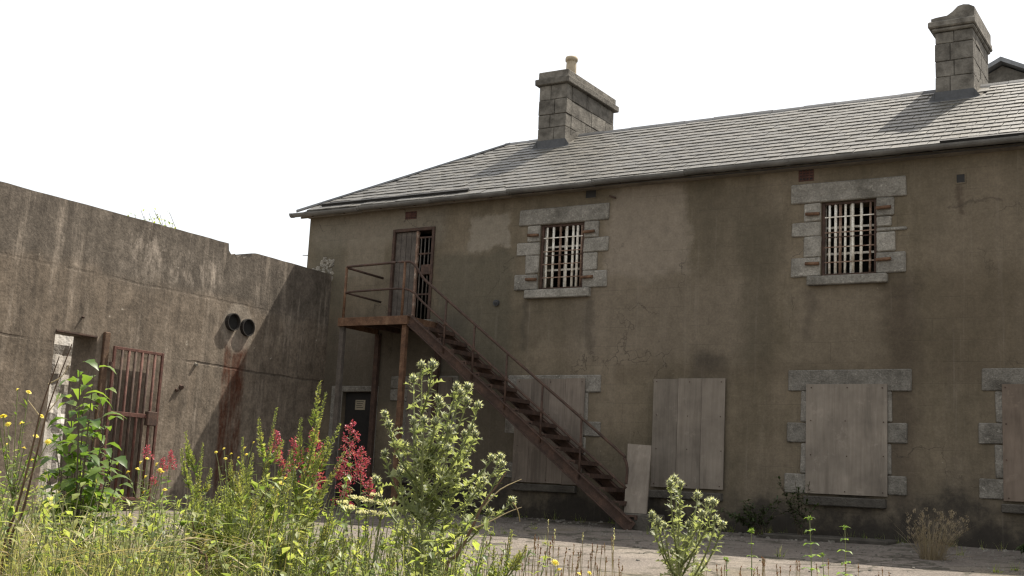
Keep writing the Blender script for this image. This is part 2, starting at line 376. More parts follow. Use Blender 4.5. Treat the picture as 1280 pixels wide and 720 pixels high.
M['plank'] = mat_wood('brown_planks', (.120, .098, .079), (.180, .150, .122))
M['plybr'] = mat_wood('brown_plywood', (.135, .104, .080), (.175, .138, .108), .4)
M['black'] = mat_simple('black_paint_and_shade', (.012, .012, .011), (.022, .02, .018), 3., .6, .3, 30., .2, 0)  # door paint; also painted shade for the eave gap and pipe mouths
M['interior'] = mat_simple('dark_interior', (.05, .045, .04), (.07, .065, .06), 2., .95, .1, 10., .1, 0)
M['doorgrey'] = mat_rust('grey_brown_door_paint', (.055, .046, .038), (.085, .072, .060), (.12, .102, .085))
M['vent'] = mat_rust('terracotta_vent', (.045, .022, .017), (.075, .034, .026), (.10, .05, .038))
M['limewash'] = mat_simple('flaking_limewash', (.38, .34, .29), (.80, .78, .74), 1.6, .95, .1, 18., .5, 0, .02)
M['pipe'] = mat_simple('iron_with_bore_shade', (.014, .013, .012), (.035, .03, .026), 6., .8, .2, 30., .3, 0)  # dark iron, deepened so the inside of the pipes reads as shade
M['rubble'] = mat_simple('pale_rubble', (.12, .10, .078), (.42, .39, .33), 3., .95, .1, 20., .8, .35, .02)
M['notice'] = mat_simple('yellowed_notice', (.22, .19, .13), (.30, .265, .19), 9., .7, .3, 60., .1, 0)
M['ink'] = mat_simple('faded_print', (.06, .05, .04), (.09, .08, .06), 9., .7, .3, 60., .1, 0)
# plants
M['thistle'] = mat_leaf('thistle_leaf', (.150, .175, .085), (.24, .26, .135), (.32, .33, .20), .5)
M['thstem'] = mat_leaf('thistle_stem', (.13, .15, .06), (.20, .21, .10), None, .25)
M['fluff'] = mat_leaf('thistle_bristle', (.46, .48, .34), (.66, .65, .50), None, .5, rough=.7)
M['bud'] = mat_leaf('thistle_bud', (.075, .09, .045), (.11, .12, .06), None, .1)
M['spike'] = mat_leaf('green_seed_spike', (.145, .175, .050), (.25, .265, .095), (.24, .205, .09), .5)
M['spleaf'] = mat_leaf('narrow_weed_leaf', (.075, .125, .025), (.165, .215, .055), None, .5)
M['shrub'] = mat_leaf('broad_shrub_leaf', (.060, .115, .024), (.155, .215, .045), None, .5, rough=.42)
M['nettle'] = mat_leaf('pale_nettle_leaf', (.10, .17, .035), (.19, .26, .065), None, .5)
M['grassy'] = mat_leaf('yellow_green_grass', (.21, .225, .070), (.42, .40, .16), (.46, .40, .22), .45, 4.)
M['green'] = mat_leaf('mixed_weed_leaf', (.055, .095, .024), (.27, .31, .10), (.37, .36, .16), .52, 5., .42)
M['dry'] = mat_leaf('dry_straw', (.24, .19, .11), (.42, .35, .22), None, .3)
M['drydull'] = mat_leaf('dull_straw', (.15, .118, .078), (.28, .225, .15), None, .2)
M['drystalk'] = mat_rust('dead_stalk', (.055, .032, .022), (.095, .058, .036), (.15, .10, .06))
M['valer'] = mat_leaf('crimson_petal', (.22, .026, .058), (.46, .070, .125), (.50, .16, .19), .3, 30.)
M['yellow'] = mat_leaf('yellow_petal', (.66, .54, .06), (.74, .64, .14), None, .35)
M['cream'] = mat_leaf('cream_umbel', (.52, .50, .33), (.66, .62, .45), None, .35)
M['sorrel'] = mat_leaf('sorrel_seed', (.12, .045, .022), (.19, .085, .040), None, .25)
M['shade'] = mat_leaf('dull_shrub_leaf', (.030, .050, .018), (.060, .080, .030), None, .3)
M['wood'] = mat_simple('grey_bark', (.07, .055, .04), (.13, .11, .08), 12., .9, .2, 40., .5, 0)

# ------------------------------------------------------------------ ground
def make_ground():
    xs = [-150, -80, -50, -35] + list(np.arange(-26, 14.1, .5)) + [20, 35, 60, 100]
    ys = [-60, -40, -30] + list(np.arange(-24, 6.1, .5)) + [15, 40, 80, 130]
    m = MB(); nx = len(xs)
    for y in ys:
        for x in xs:
            z = ground_z(y) + .035 * mnoise.noise((x * .35, y * .35, 0)) + .012 * mnoise.noise((x * 1.3, y * 1.3, 4))
            m.v.append((x, y, z if -26 <= x <= 14 else z))
    for j in range(len(ys) - 1):
        for i in range(nx - 1):
            a = j * nx + i; m.f.append((a, a + 1, a + nx + 1, a + nx))
    return tag(m.build('ground', M['ground'], smooth=True), kind='structure')
make_ground()

# ------------------------------------------------------------------ main building
XL, XR, YB, ZT = -17.0, 5.0, 6.2, 5.93
EZ, EY, K = 5.94, -.25, .625           # eave line and roof pitch
RY = 2.95; RZ = EZ + (RY - EY) * K     # ridge
bld = empty('cell_block', (-9, 0, -.1))
tag(bld, 'long two storey stone and render block with slate roof, boarded and barred windows', 'building')

HOLES = dict(W1=(-11.29, -10.36, 4.10, 5.32), W2=(-5.96, -5.06, 4.10, 5.32), UD=(-14.74, -13.72, 3.60, 5.47), GD=(-15.77, -15.03, -.06, 2.18))
def wall_front():
    m = MB()
    xs = sorted({XL, XR} | {v for h in HOLES.values() for v in h[:2]} | set(np.arange(-16.5, 5, 1.0)))
    zs = sorted({-.6, ZT} | {v for h in HOLES.values() for v in h[2:]} | set(np.arange(.5, 5.9, 1.0)))
    for i in range(len(xs) - 1):
        for j in range(len(zs) - 1):
            cx = (xs[i] + xs[i + 1]) / 2; cz = (zs[j] + zs[j + 1]) / 2
            if any(h[0] < cx < h[1] and h[2] < cz < h[3] for h in HOLES.values()): continue
            m.quad((xs[i], 0, zs[j]), (xs[i + 1], 0, zs[j]), (xs[i + 1], 0, zs[j + 1]), (xs[i], 0, zs[j + 1]))
    T = .55
    for (a, b, c, d) in HOLES.values():
        m.quad((a, 0, c), (a, 0, d), (a, T, d), (a, T, c)); m.quad((b, 0, c), (b, T, c), (b, T, d), (b, 0, d))
        m.quad((a, 0, d), (b, 0, d), (b, T, d), (a, T, d)); m.quad((a, 0, c), (a, T, c), (b, T, c), (b, 0, c))
    # other sides
    jl = [(-.6, 0), (1.5, .01), (3., -.015), (4.2, .02), (4.6, -.01), (5.05, .03), (5.3, -.02), (5.6, .015), (ZT, 0)]
    for (z0, d0), (z1, d1) in zip(jl[:-1], jl[1:]):
        m.quad((XL, 0, z0), (XL, 0, z1), (XL + .0, YB, z1), (XL, YB, z0))
    m.quad((XL, YB, -.6), (XL, YB, ZT), (XR, YB, ZT), (XR, YB, -.6))
    m.quad((XR, 0, -.6), (XR, YB, -.6), (XR, YB, ZT), (XR, 0, ZT))
    w = m.build('wall', M['front'], bld)
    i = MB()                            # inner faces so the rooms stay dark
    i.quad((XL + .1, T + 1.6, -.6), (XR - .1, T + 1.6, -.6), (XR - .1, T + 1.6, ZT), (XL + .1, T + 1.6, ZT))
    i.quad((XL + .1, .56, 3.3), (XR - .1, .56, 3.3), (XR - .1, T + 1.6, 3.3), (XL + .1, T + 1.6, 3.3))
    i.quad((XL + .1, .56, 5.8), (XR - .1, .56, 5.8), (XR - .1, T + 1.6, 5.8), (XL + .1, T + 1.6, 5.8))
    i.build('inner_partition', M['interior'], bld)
    return w
WALL = wall_front()

# --- roof
def roof():
    m = MB(); ex0, ex1 = XL - .15, XR + .2; a = RY - EY; bk = RY + a
    A = (ex0, EY, EZ); B = (ex1, EY, EZ); Cc = (ex1, RY, RZ); D = (ex0 + a, RY, RZ); Eb = (ex0, bk, EZ); Fb = (ex1, bk, EZ)
    up = lambda p, d=-.012: (p[0], p[1], p[2] + d)
    m.quad(up(A), up(B), up(Cc), up(D)); m.add([up(A), up(D), up(Eb)], [(0, 1, 2)]); m.quad(up(D), up(Cc), up(Fb), up(Eb))
    m.add([up(B), up(Fb), up(Cc)], [(0, 1, 2)])
    m.quad((ex0, EY, EZ - .035), (ex0, bk, EZ - .035), (ex1, bk, EZ - .035), (ex1, EY, EZ - .035))
    r = m.build('roof', M['lead'], bld)
    # slates
    nv = Vector((0, -K, 1)).normalized(); sv = Vector((0, 1, K)).normalized(); SL = math.hypot(a, a * K)
    NC = 17; ex = SL / NC; sw = .29; LEN = ex * 2.05
    items = []
    for cidx in range(NC):
        s0 = cidx * ex - .03
        x = ex0 - (.15 if cidx % 2 else 0)
        while x < ex1:
            w = sw
            slip = 0
            yy = EY + s0 * sv.y; left = ex0 + max(0, (cidx + .4) * ex * sv.y)      # hip line
            xc = x + w / 2
            if xc - w * .3 > left and xc < ex1:
                if cidx == 1 and (xc < -12.2 or xc > -4.1): slip = -9     # shifted course bares the black strip painted as gap shade
                if not (-12.9 < xc < -12.1 and yy > 2.2) and not (-4.68 < xc < -3.94 and yy > 2.2) and slip != -9:
                    items.append((xc, s0, cidx))
                elif slip == -9:
                    items.append((xc, s0 + .085, cidx))
            x += w
    def slate_mesh(mb, o, seed):
        rr = random.Random(seed); w = sw - .006 - rr.random() * .006; t = .024 + rr.random() * .005
        tilt = Vector((rr.uniform(-.004, .004), 0, 0)); lift = .028 + rr.random() * .010
        dn = rr.uniform(-.005, .005) - (.05 if rr.random() < .012 else 0)
        vs = []
        for q in (0, 1):
            for (i, j) in ((-.5, 0), (.5, 0), (.5, 1), (-.5, 1)):
                s = dn + j * LEN + (rr.uniform(-.004, .004) if j == 0 else 0)
                h = lift * (1 - j) + .002 + q * t + tilt.x * i
                vs.append(Vector((i * w, 0, 0)) + sv * s + nv * h + o)
        mb.add(vs, [(3, 2, 1, 0), (4, 5, 6, 7), (0, 1, 5, 4), (1, 2, 6, 5), (2, 3, 7, 6), (3, 0, 4, 7)])
    def pos(it): return Vector((it[0], EY, EZ)) + sv * it[1]
    vis = [it for it in items if it[0] < -2.2]
    vis.sort(key=lambda it: (pos(it) - CAM_LOC).length)
    near = set(vis[:300])
    vars_ = []
    for k in range(8):
        b = MB(); slate_mesh(b, Vector((0, 0, 0)), 100 + k); vars_.append(b.mesh('slate', M['slate']))
    for it in vis[:300]:
        o = link('slate', random.choice(vars_), r, Matrix.Translation(pos(it)))
        o.matrix_parent_inverse = Matrix.Translation(Vector((0, 0, 0)))
    rest = MB()
    for k, it in enumerate(items):
        if it not in near: slate_mesh(rest, pos(it), k)
    o = rest.build('slates_beyond', M['slate'], r); o['kind'] = 'stuff'
    for xa, xb in ((-16.6, -12.9), (-4.05, ex1 - .3)):      # black strip standing in for the shade gap above the eave course
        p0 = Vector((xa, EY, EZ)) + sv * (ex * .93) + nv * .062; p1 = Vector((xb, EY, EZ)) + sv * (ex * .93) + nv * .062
        m = MB(); m.bar(p0, p1, .06, .075, nv); m.build('eave_shade_strip', M['black'], r)
    # ridge pieces and hip pieces
    x = D[0] - .1
    prof = [(-.16, -.095), (-.10, -.02), (-.04, .035), (.04, .035), (.10, -.02), (.16, -.095)]
    while x < ex1:
        L = .62; dz = U(-.006, .006)
        if not (-12.80 < x + L / 2 < -12.2) and not (-4.6 < x + L / 2 < -4.05):
            m = MB(); vs = [(xx, RY + py, RZ + .035 + pz + dz) for xx in (x, x + L - .01) for py, pz in prof]
            n = len(prof); fs = [(i, i + 1, n + i + 1, n + i) for i in range(n - 1)] + [tuple(range(n))[::-1], tuple(range(n, 2 * n))]
            m.add(vs, fs); m.build('ridge_cap', M['lead'], r)
        x += L
    a0 = Vector(A) + Vector((-.02, -.02, .02)); d0 = Vector(D) + Vector((0, 0, .03)); N = 9
    for i in range(N):
        p = a0.lerp(d0, i / N); q = a0.lerp(d0, (i + .985) / N)
        m = MB(); m.bar(p + Vector((0, 0, .025)), q + Vector((0, 0, .025)), .14, .035); m.build('hip_strip', M['lead_light'], r)
    return r
ROOF = roof()
# eave: fascia, gutter
m = MB(); m.box(XL - .10, XR + .1, -.165, .02, 5.900, 5.926); m.build('soffit', M['fascia'], bld)
def sag(x): return -.02 + .085 * max(0, min(1, (x + 17) / 8)) + .02 * max(0, min(1, (x + 9) / 6))
def gutter():
    xs = list(np.arange(XL - .26, XR + .2, 1.8)) + [XR + .2]
    for k in range(len(xs) - 1):
        m = MB(); n = 8; vs = []; ro = .075; ri = .062; cy = -.315; cz = 5.925 + sag((xs[k] + xs[k + 1]) / 2) + U(-.005, .005)
        for x in (xs[k], xs[k + 1] - .003):
            for r in (ro, ri):
                for i in range(n + 1):
                    t = math.pi + math.pi * i / n; vs.append((x, cy + r * math.cos(t), cz + r * math.sin(t)))
        q = 2 * (n + 1); fs = []
        for i in range(n):
            fs.append((i, q + i, q + i + 1, i + 1)); j = n + 1 + i; fs.append((j, j + 1, q + j + 1, q + j))
        for i in (0, n): fs.append((i, n + 1 + i, q + n + 1 + i, q + i))
        for s in (0, q):
            for i in range(n): fs.append((s + i, s + i + 1, s + n + 2 + i, s + n + 1 + i))
        m.add(vs, fs)
        g = m.build('gutter', M['gutter'], bld, smooth=False)
        fz = cz - 5.925; box_obj('fascia_board', M['fascia'], g, (max(xs[k], XL - .1), xs[k + 1] - .002, -.20, -.165, 5.845 + fz, 5.905 + fz))
        b = MB(); b.tube([(xs[k] + .06 * i, cy, cz - .0) for i in (0, 1)], .083, 12, True)
        b.v = [(x, y, min(z, cz)) for x, y, z in b.v]
        b.build('gutter_joint', M['gutter'], g)
        for bx in (xs[k] + .5, xs[k] + 1.35):
            b = MB(); b.box(bx - .012, bx + .012, -.25, -.20, 5.86 + fz, 5.905 + fz); b.build('bracket', M['rust'], g)
gutter()

# --- chimneys
def chimney(name_label, x0, x1, y0, y1, top, pots, broken):
    z0 = EZ + (y0 - EY) * K - .15
    c = MB(); c.box(x0 + .02, x1 - .02, y0 + .02, y1 - .02, RZ - 1.2, top - .02)
    ch = c.build('chimney', M['chimcore'], bld); ch['label'] = name_label
    z = z0; k = 0; seq = [.30, .34, .29, .33, .30, .34, .31]
    while z < top - .05:
        h = min(seq[k % 7], top - z)
        if top - (z + h) < .12: h = top - z
        s = .42 + .16 * (k % 2) if not broken else .5 - .1 * (k % 2)
        xm = x0 + (x1 - x0) * s
        g = .005
        fr = U(.16, .2)
        parts = [(x0, xm - g, y0, y0 + .24), (xm + g, x1, y0, y0 + .24)]
        yy = y0 + .24; n = 3; ln = (y1 - yy) / n
        off = ln * .4 * (k % 2)
        cuts = [yy] + [yy + ln * i + (off if i < n else 0) for i in range(1, n)] + [y1]
        for a, b in zip(cuts[:-1], cuts[1:]):
            parts.append((x1 - .2, x1, a + g, b - g)); parts.append((x0, x0 + .2, a + g, b - g))
        parts.append((x0 + .21, x1 - .21, y1 - .2, y1))
        for (a, b, cc, d) in parts:
            d_ = U(-.004, .008)
            box_obj('stone_block', M['chim'], ch, (a - (d_ if a == x0 else 0), b + (d_ if b == x1 else 0), cc - (d_ if cc == y0 else 0), d, z + g, z + h - g), .008, .004)
        z += h; k += 1
    if not broken:
        box_obj('cap_slab', M['chim'], ch, (x0 - .085, x1 + .085, y0 - .085, y1 + .085, top, top + .14), .015, .004)
        box_obj('cap_slab', M['chim'], ch, (x0 - .03, x1 + .03, y0 - .03, y1 + .03, top + .142, top + .30), .015, .004)
    else:
        box_obj('cap_slab', M['chim'], ch, (x0 - .05, x1 + .03, y0 - .05, y1 + .05, top, top + .07), .02, .006)
        box_obj('cap_slab', M['chim'], ch, (x0 - .11, x1 + .06, y0 - .10, y1 + .10, top + .072, top + .19), .02, .006)
        b = MB()                        # humped mortar flaunching with a stub of pot
        n = 9; prof = [.06, .075, .08, .085, .14, .22, .235, .22, .17]
        for j, yy in enumerate((y0 - .04, y1 + .04)):
            for i in range(n):
                x = x0 - .06 + (x1 - x0 + .10) * i / (n - 1); b.v.append((x, yy, top + .19 + prof[i] * 1.1)); b.v.append((x, yy, top + .188))
        for i in range(n - 1):
            a = 2 * i; q = 2 * n
            b.f += [(a + 1, a + 3, a + 2, a), (q + a, q + a + 2, q + a + 3, q + a + 1), (a, a + 2, q + a + 2, q + a)]
        b.f += [(0, 2 * n, 2 * n + 1, 1), (2 * n - 2, 2 * n - 1, 4 * n - 1, 4 * n - 2)]
        b.build('flaunching', M['chim'], ch)
    for (px, py, pr, pz, ph) in pots:
        b = MB(); b.lathe([(pr * 1.02, 0), (pr * .96, ph * .7), (pr * .95, ph * .74), (pr * 1.16, ph * .76), (pr * 1.2, ph * .88), (pr * 1.1, ph), (pr * .8, ph), (pr * .75, 0)], (px, py, pz), 18)
        b.build('chimney_pot', M['pot'], ch, smooth=True)
    # lead apron in front, stepped flashing on the visible side
    zz = lambda y: EZ + (y - EY) * K + .045
    b = MB(); ya = y0 - .26
    b.add([(x0 - .12, ya, zz(ya)), (x1 + .12, ya, zz(ya)), (x1 + .12, y0 - .012, zz(y0) + .02), (x0 - .12, y0 - .012, zz(y0) + .02),
           (x1 + .012, y0 - .012, zz(y0) + .17), (x0 - .012, y0 - .012, zz(y0) + .17)], [(0, 1, 2, 3), (3, 2, 4, 5)])
    b.add([(x0 - .12, ya, zz(ya)), (x1 + .12, ya, zz(ya)), (x1 + .12, ya, zz(ya) - .03), (x0 - .12, ya, zz(ya) - .03)], [(3, 2, 1, 0)])
    b.build('lead_apron', M['lead'], ch)
    for xx, sg in ((x1, 1), (x0, -1)):
        b = MB()
        b.add([(xx + sg * .014, y0 - .02, zz(y0) - .05), (xx + sg * .014, RY, zz(RY) - .05), (xx + sg * .014, RY, zz(RY) + .15), (xx + sg * .014, y0 - .02, zz(y0) + .15)], [(0, 1, 2, 3)])
        b.add([(xx + sg * .014, y0 - .02, zz(y0) + .004), (xx + sg * .014, RY, zz(RY) + .004), (xx + sg * .13, RY, zz(RY)), (xx + sg * .13, y0 - .02, zz(y0))], [(0, 1, 2, 3)])
        b.build('side_flashing', M['chim'], ch)
    return ch
chimney('stone chimney with a two-tier cap and one clay pot', -12.85, -12.18, 2.30, 4.50, 8.97, [(-12.28, 2.62, .115, 9.27, .38)], False)
chimney('stone chimney with a broken humped top', -4.64, -4.00, 2.30, 3.75, 8.86, [], True)

# --- windows
def surround(par, lint, leftq, rightq, sill, mat, proud=.035):
    # lintel, quoins each a stone of its own
    box_obj('lintel', mat, par, (lint[0], lint[1], -proud, .10, lint[2], lint[3]), .016, .009)
    for q in leftq + rightq:
        box_obj('quoin_stone', mat, par, (q[0], q[1], -proud + U(-.006, .004), .10, q[2] + .005, q[3] - .005), .016, .009 if q[1] - q[0] > .12 else .003)
    if sill: box_obj('sill', mat, par, (sill[0], sill[1], -sill[4], .16, sill[2], sill[3]), .014, .004)

def barred_window(x0, x1, z0, z1, lint, lq, rq, sill, label, vx, pins):
    w = empty('barred_window', ((x0 + x1) / 2, 0, z0), bld); w.location = Vector(((x0 + x1) / 2, 0, z0)) - Vector(bld.location); w['label'] = label
    surround(w, lint, lq, rq, sill, M['stone'])
    for b in ((x0 + .003, x0 + .05, .03, .08, z0 + .003, z1 - .003), (x1 - .05, x1 - .003, .03, .08, z0 + .003, z1 - .003), (x0 + .052, x1 - .052, .032, .078, z1 - .045, z1 - .003), (x0 + .052, x1 - .052, .032, .078, z0 + .003, z0 + .03)):
        box_obj('frame', M['rust'], w, b, .004)
    for i, t in enumerate(vx):
        x = x0 + (x1 - x0) * t
        m = MB(); m.tube([(x + U(-.006, .006), .06, z0 + .02), (x + U(-.006, .006), .06, z1 - .03)], .0245 if i % 3 else .020, 8)
        m.build('bar', M['barwhite'] if i % 4 != 2 else M['barmid'], w, smooth=True)
    for t, mt in ((.18, 'barmid'), (.385, 'barmid'), (.52, 'rust'), (.585, 'barmid'), (.795, 'barwhite')):
        z = z0 + (z1 - z0) * t
        m = MB(); m.box(x0 + .05, x1 - .05, .036, .046, z - .009, z + .009); m.build('cross_bar', M[mt], w)
    for (px, pz, sg) in pins:
        m = MB(); m.tube([(px, -.075, pz), (px + sg * .23, -.075, pz + .008)], .028, 10); m.tube([(px + sg * .02, -.03, pz), (px + sg * .02, -.08, pz)], .018, 6)
        m.build('pin', M['rust_or'], w, smooth=False)
    # sash of old glazing bars deeper in
    m = MB()
    for t in (.0, .5, 1.): m.box(x0 + (x1 - x0 - .04) * t, x0 + (x1 - x0 - .04) * t + .04, .14, .17, z0 + .003, z1 - .003)
    for t in (.3, .66): m.box(x0 + .003, x1 - .003, .171, .19, z0 + (z1 - z0) * t, z0 + (z1 - z0) * t + .035)
    m.build('sash_bars', M['barwhite'], w)
    return w
barred_window(-11.29, -10.36, 4.10, 5.32, (-11.76, -9.86, 5.325, 5.63),
    [(-11.56, -11.295, 5.00, 5.322), (-11.79, -11.295, 4.75, 5.0), (-11.58, -11.295, 4.39, 4.75), (-11.80, -11.295, 4.085, 4.39)],
    [(-10.355, -10.06, 5.01, 5.322), (-10.355, -9.85, 4.74, 5.01), (-10.355, -10.07, 4.40, 4.74), (-10.355, -9.86, 4.085, 4.40)],
    (-11.54, -10.18, 3.92, 4.08, .10), 'barred upper window right of the staircase door, with grey stone surround', [.13, .27, .43, .58, .72, .82, .91],
    [(-11.30, 5.12, -1), (-10.35, 5.11, 1), (-11.30, 4.28, -1), (-10.35, 4.27, 1)])
barred_window(-5.96, -5.06, 4.10, 5.32, (-6.46, -4.595, 5.325, 5.65),
    [(-6.25, -5.965, 5.005, 5.322), (-6.45, -5.965, 4.76, 5.005), (-6.245, -5.965, 4.405, 4.76), (-6.45, -5.965, 4.085, 4.405)],
    [(-5.055, -4.78, 5.02, 5.322), (-5.055, -4.59, 4.76, 4.835), (-5.055, -4.83, 4.84, 5.02), (-5.055, -4.77, 4.43, 4.76), (-5.055, -4.60, 4.085, 4.43)],
    (-6.17, -4.88, 3.935, 4.08, .10), 'barred upper window near the right chimney, with chipped grey stone surround', [.14, .24, .33, .42, .56, .71, .87],
    [(-5.97, 5.12, -1), (-5.05, 5.14, 1), (-5.97, 4.29, -1), (-5.05, 4.30, 1)])

def boarded(x0, x1, z0, z1, lint, lq, rq, sill, label, mode, mat='ply'):
    w = empty('boarded_window', (0, 0, 0), bld); w.location = Vector(((x0 + x1) / 2, 0, z0)) - Vector(bld.location); w['label'] = label
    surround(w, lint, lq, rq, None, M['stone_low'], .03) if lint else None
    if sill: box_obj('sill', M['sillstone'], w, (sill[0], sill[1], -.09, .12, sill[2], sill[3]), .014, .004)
    y1 = -.042; y0 = y1 - .022
    sc = MB()
    for fx in (.05, .5, .95):
        for fz in (.03, .35, .66, .97):
            xx = x0 + (x1 - x0) * fx + U(-.02, .02); zz = z0 + (z1 - z0) * fz + U(-.01, .01); sc.tube([(xx, y0 - .0075, zz), (xx, y0 + .012, zz)], .011, 6)
    o = sc.build('screw_heads', M['rust'], w); o['kind'] = 'stuff'
    if mode == 1:
        box_obj('board', M[mat], w, (x0, x1, y0, y1, z0, z1), .003, .003)
    else:
        n = mode; ws = [U(.8, 1.2) for _ in range(n)]; tot = sum(ws); x = x0
        for k in range(n):
            ww = (x1 - x0) * ws[k] / tot; d = U(-.005, .005)
            box_obj('plank', M[mat], w, (x, x + ww - .003, y0 + d, y1 + d * .5, z0 + U(-.01, .01), z1 + U(-.008, .008)), .003, .002); x += ww
        m = MB(); m.box(x0 + .02, x1 - .02, y1 + .006, -.001, z0 + .05, z1 - .05); m.build('backing', M['interior'], w)
    return w
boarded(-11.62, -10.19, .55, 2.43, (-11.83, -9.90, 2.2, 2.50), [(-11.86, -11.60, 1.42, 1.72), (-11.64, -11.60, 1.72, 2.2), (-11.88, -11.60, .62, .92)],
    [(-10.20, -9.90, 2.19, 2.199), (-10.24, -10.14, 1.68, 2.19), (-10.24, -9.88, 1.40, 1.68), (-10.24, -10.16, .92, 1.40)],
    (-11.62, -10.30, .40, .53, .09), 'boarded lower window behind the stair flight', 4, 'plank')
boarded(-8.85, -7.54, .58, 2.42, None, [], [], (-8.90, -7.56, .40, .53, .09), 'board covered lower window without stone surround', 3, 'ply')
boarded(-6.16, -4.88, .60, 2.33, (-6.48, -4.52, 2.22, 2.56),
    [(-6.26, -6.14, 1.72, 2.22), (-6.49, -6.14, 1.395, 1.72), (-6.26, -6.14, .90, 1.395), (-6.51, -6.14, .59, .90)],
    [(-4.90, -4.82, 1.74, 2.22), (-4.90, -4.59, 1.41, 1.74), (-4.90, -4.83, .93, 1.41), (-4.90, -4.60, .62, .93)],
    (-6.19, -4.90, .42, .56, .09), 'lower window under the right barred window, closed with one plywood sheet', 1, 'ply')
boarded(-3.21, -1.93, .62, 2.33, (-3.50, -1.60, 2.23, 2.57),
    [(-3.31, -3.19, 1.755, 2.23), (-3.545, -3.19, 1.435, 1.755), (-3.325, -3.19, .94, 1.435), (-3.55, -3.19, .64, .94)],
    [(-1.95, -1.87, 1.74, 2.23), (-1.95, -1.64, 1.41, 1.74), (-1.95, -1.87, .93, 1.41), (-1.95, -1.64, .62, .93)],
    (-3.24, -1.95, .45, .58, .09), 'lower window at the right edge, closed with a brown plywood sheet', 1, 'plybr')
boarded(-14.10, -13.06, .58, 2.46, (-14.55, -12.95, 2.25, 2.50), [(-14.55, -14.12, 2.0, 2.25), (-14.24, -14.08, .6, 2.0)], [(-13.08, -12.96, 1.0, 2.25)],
    (-14.2, -13.0, .42, .55, .09), 'boarded lower window under the landing', 3, 'plank')

# --- upper door with open leaf and barred gate
d = empty('upper_door', (0, 0, 0), bld); d.location = Vector((-14.23, 0, 3.6)) - Vector(bld.location); d['label'] = 'upper doorway with grey leaf and rusty barred gate'
for b in ((-14.745, -14.69, -.035, .06, 3.602, 5.465), (-13.775, -13.715, -.035, .06, 3.602, 5.465), (-14.688, -13.777, -.033, .058, 5.405, 5.468)): box_obj('frame', M['rust'], d, b, .006)
for k in range(4): box_obj('door_board', M['doorgrey'], d, (-14.685 + .128 * k, -14.685 + .128 * (k + 1) - .006, .02, .055, 3.604, 5.40), .004, .002)
box_obj('door_stile', M['barmid'], d, (-14.17, -14.12, -.01, .05, 3.604, 5.40), .004)
for k, x in enumerate((-14.06, -13.965, -13.87)):
    m = MB(); m.tube([(x, .03, 3.61), (x, .03, 5.25)], .014, 8); m.build('gate_bar', M['doorgrey'], d, smooth=True)
for z in (5.25, 4.92, 4.1): box_obj('gate_rail', M['rust'], d, (-14.118, -13.78, .015, .045, z, z + .035), .003)
box_obj('lock_box', M['rust'], d, (-13.98, -13.74, -.05, .03, 4.50, 4.70), .01)
box_obj('door_step', M['stone_low'], d, (-14.8, -13.65, -.08, .1, 3.50, 3.598), .01)

# --- ground floor door
d = empty('ground_door', (0, 0, 0), bld); d.location = Vector((-15.4, 0, -.06)) - Vector(bld.location); d['label'] = 'black ground floor door with a small notice'
box_obj('door_leaf', M['black'], d, (-15.76, -15.04, .10, .15, -.05, 2.175), .004)
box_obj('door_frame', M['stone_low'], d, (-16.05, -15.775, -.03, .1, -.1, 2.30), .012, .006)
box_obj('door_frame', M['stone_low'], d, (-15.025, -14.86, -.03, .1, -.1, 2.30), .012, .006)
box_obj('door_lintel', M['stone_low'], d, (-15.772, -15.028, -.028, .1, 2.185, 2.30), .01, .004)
nt = box_obj('notice', M['notice'], d, (-15.50, -15.25, .088, .098, 1.83, 2.03), .002)
for k in range(4): box_obj('printed_line', M['ink'], nt, (-15.47 + .01 * (k % 2), -15.29 - .02 * (k % 3), .085, .0875, 1.99 - .04 * k, 2.005 - .04 * k))

# --- vents, holes, bits on the wall
def vent(x0, x1, z0, z1, mat, bars=True):
    v = box_obj('wall_vent', M['black'], bld, (x0, x1, -.006, .03, z0, z1))
    f = .018
    for b in ((x0 - f, x0, -.012, .02, z0 - f, z1 + f), (x1, x1 + f, -.012, .02, z0 - f, z1 + f), (x0, x1, -.012, .02, z1, z1 + f), (x0, x1, -.012, .02, z0 - f, z0)):
        box_obj('vent_rim', M[mat], v, b)
    if bars:
        for k in range(1, 4): box_obj('vent_slat', M[mat], v, (x0, x1, -.02, -.007, z0 + (z1 - z0) * k / 4 - .014, z0 + (z1 - z0) * k / 4 + .014))
        for k in range(1, 4): box_obj('vent_slat', M[mat], v, (x0 + (x1 - x0) * k / 4 - .01, x0 + (x1 - x0) * k / 4 + .01, -.018, -.008, z0, z1))
    return v
vent(-10.36, -10.15, 5.76, 5.925, 'front', False)
vent(-6.33, -6.11, 5.725, 5.905, 'vent')
vent(-3.83, -3.71, 5.46, 5.59, 'front', False)
vent(-14.46, -14.22, 5.68, 5.80, 'vent')
m = MB(); m.tube([(-12.18, .02, 3.88), (-12.18, -.05, 3.87)], .06, 12); o = m.build('pipe_stub', M['lead'], bld, smooth=False)
m = MB(); m.tube([(-12.18, -.0505, 3.87), (-12.18, -.0515, 3.87)], .045, 12); m.build('bore_shade_disc', M['black'], o)  # black disc painted for the shade inside the stub
m = MB(); m.bar((-9.86, -.02, 5.76), (-9.72, -.06, 5.70), .03, .03); m.build('iron_stub', M['rust'], bld)
m = MB(); m.bar((-17.0, .05, 5.08), (-17.16, .02, 5.09), .014, .014); m.build('iron_stub', M['rust'], bld)
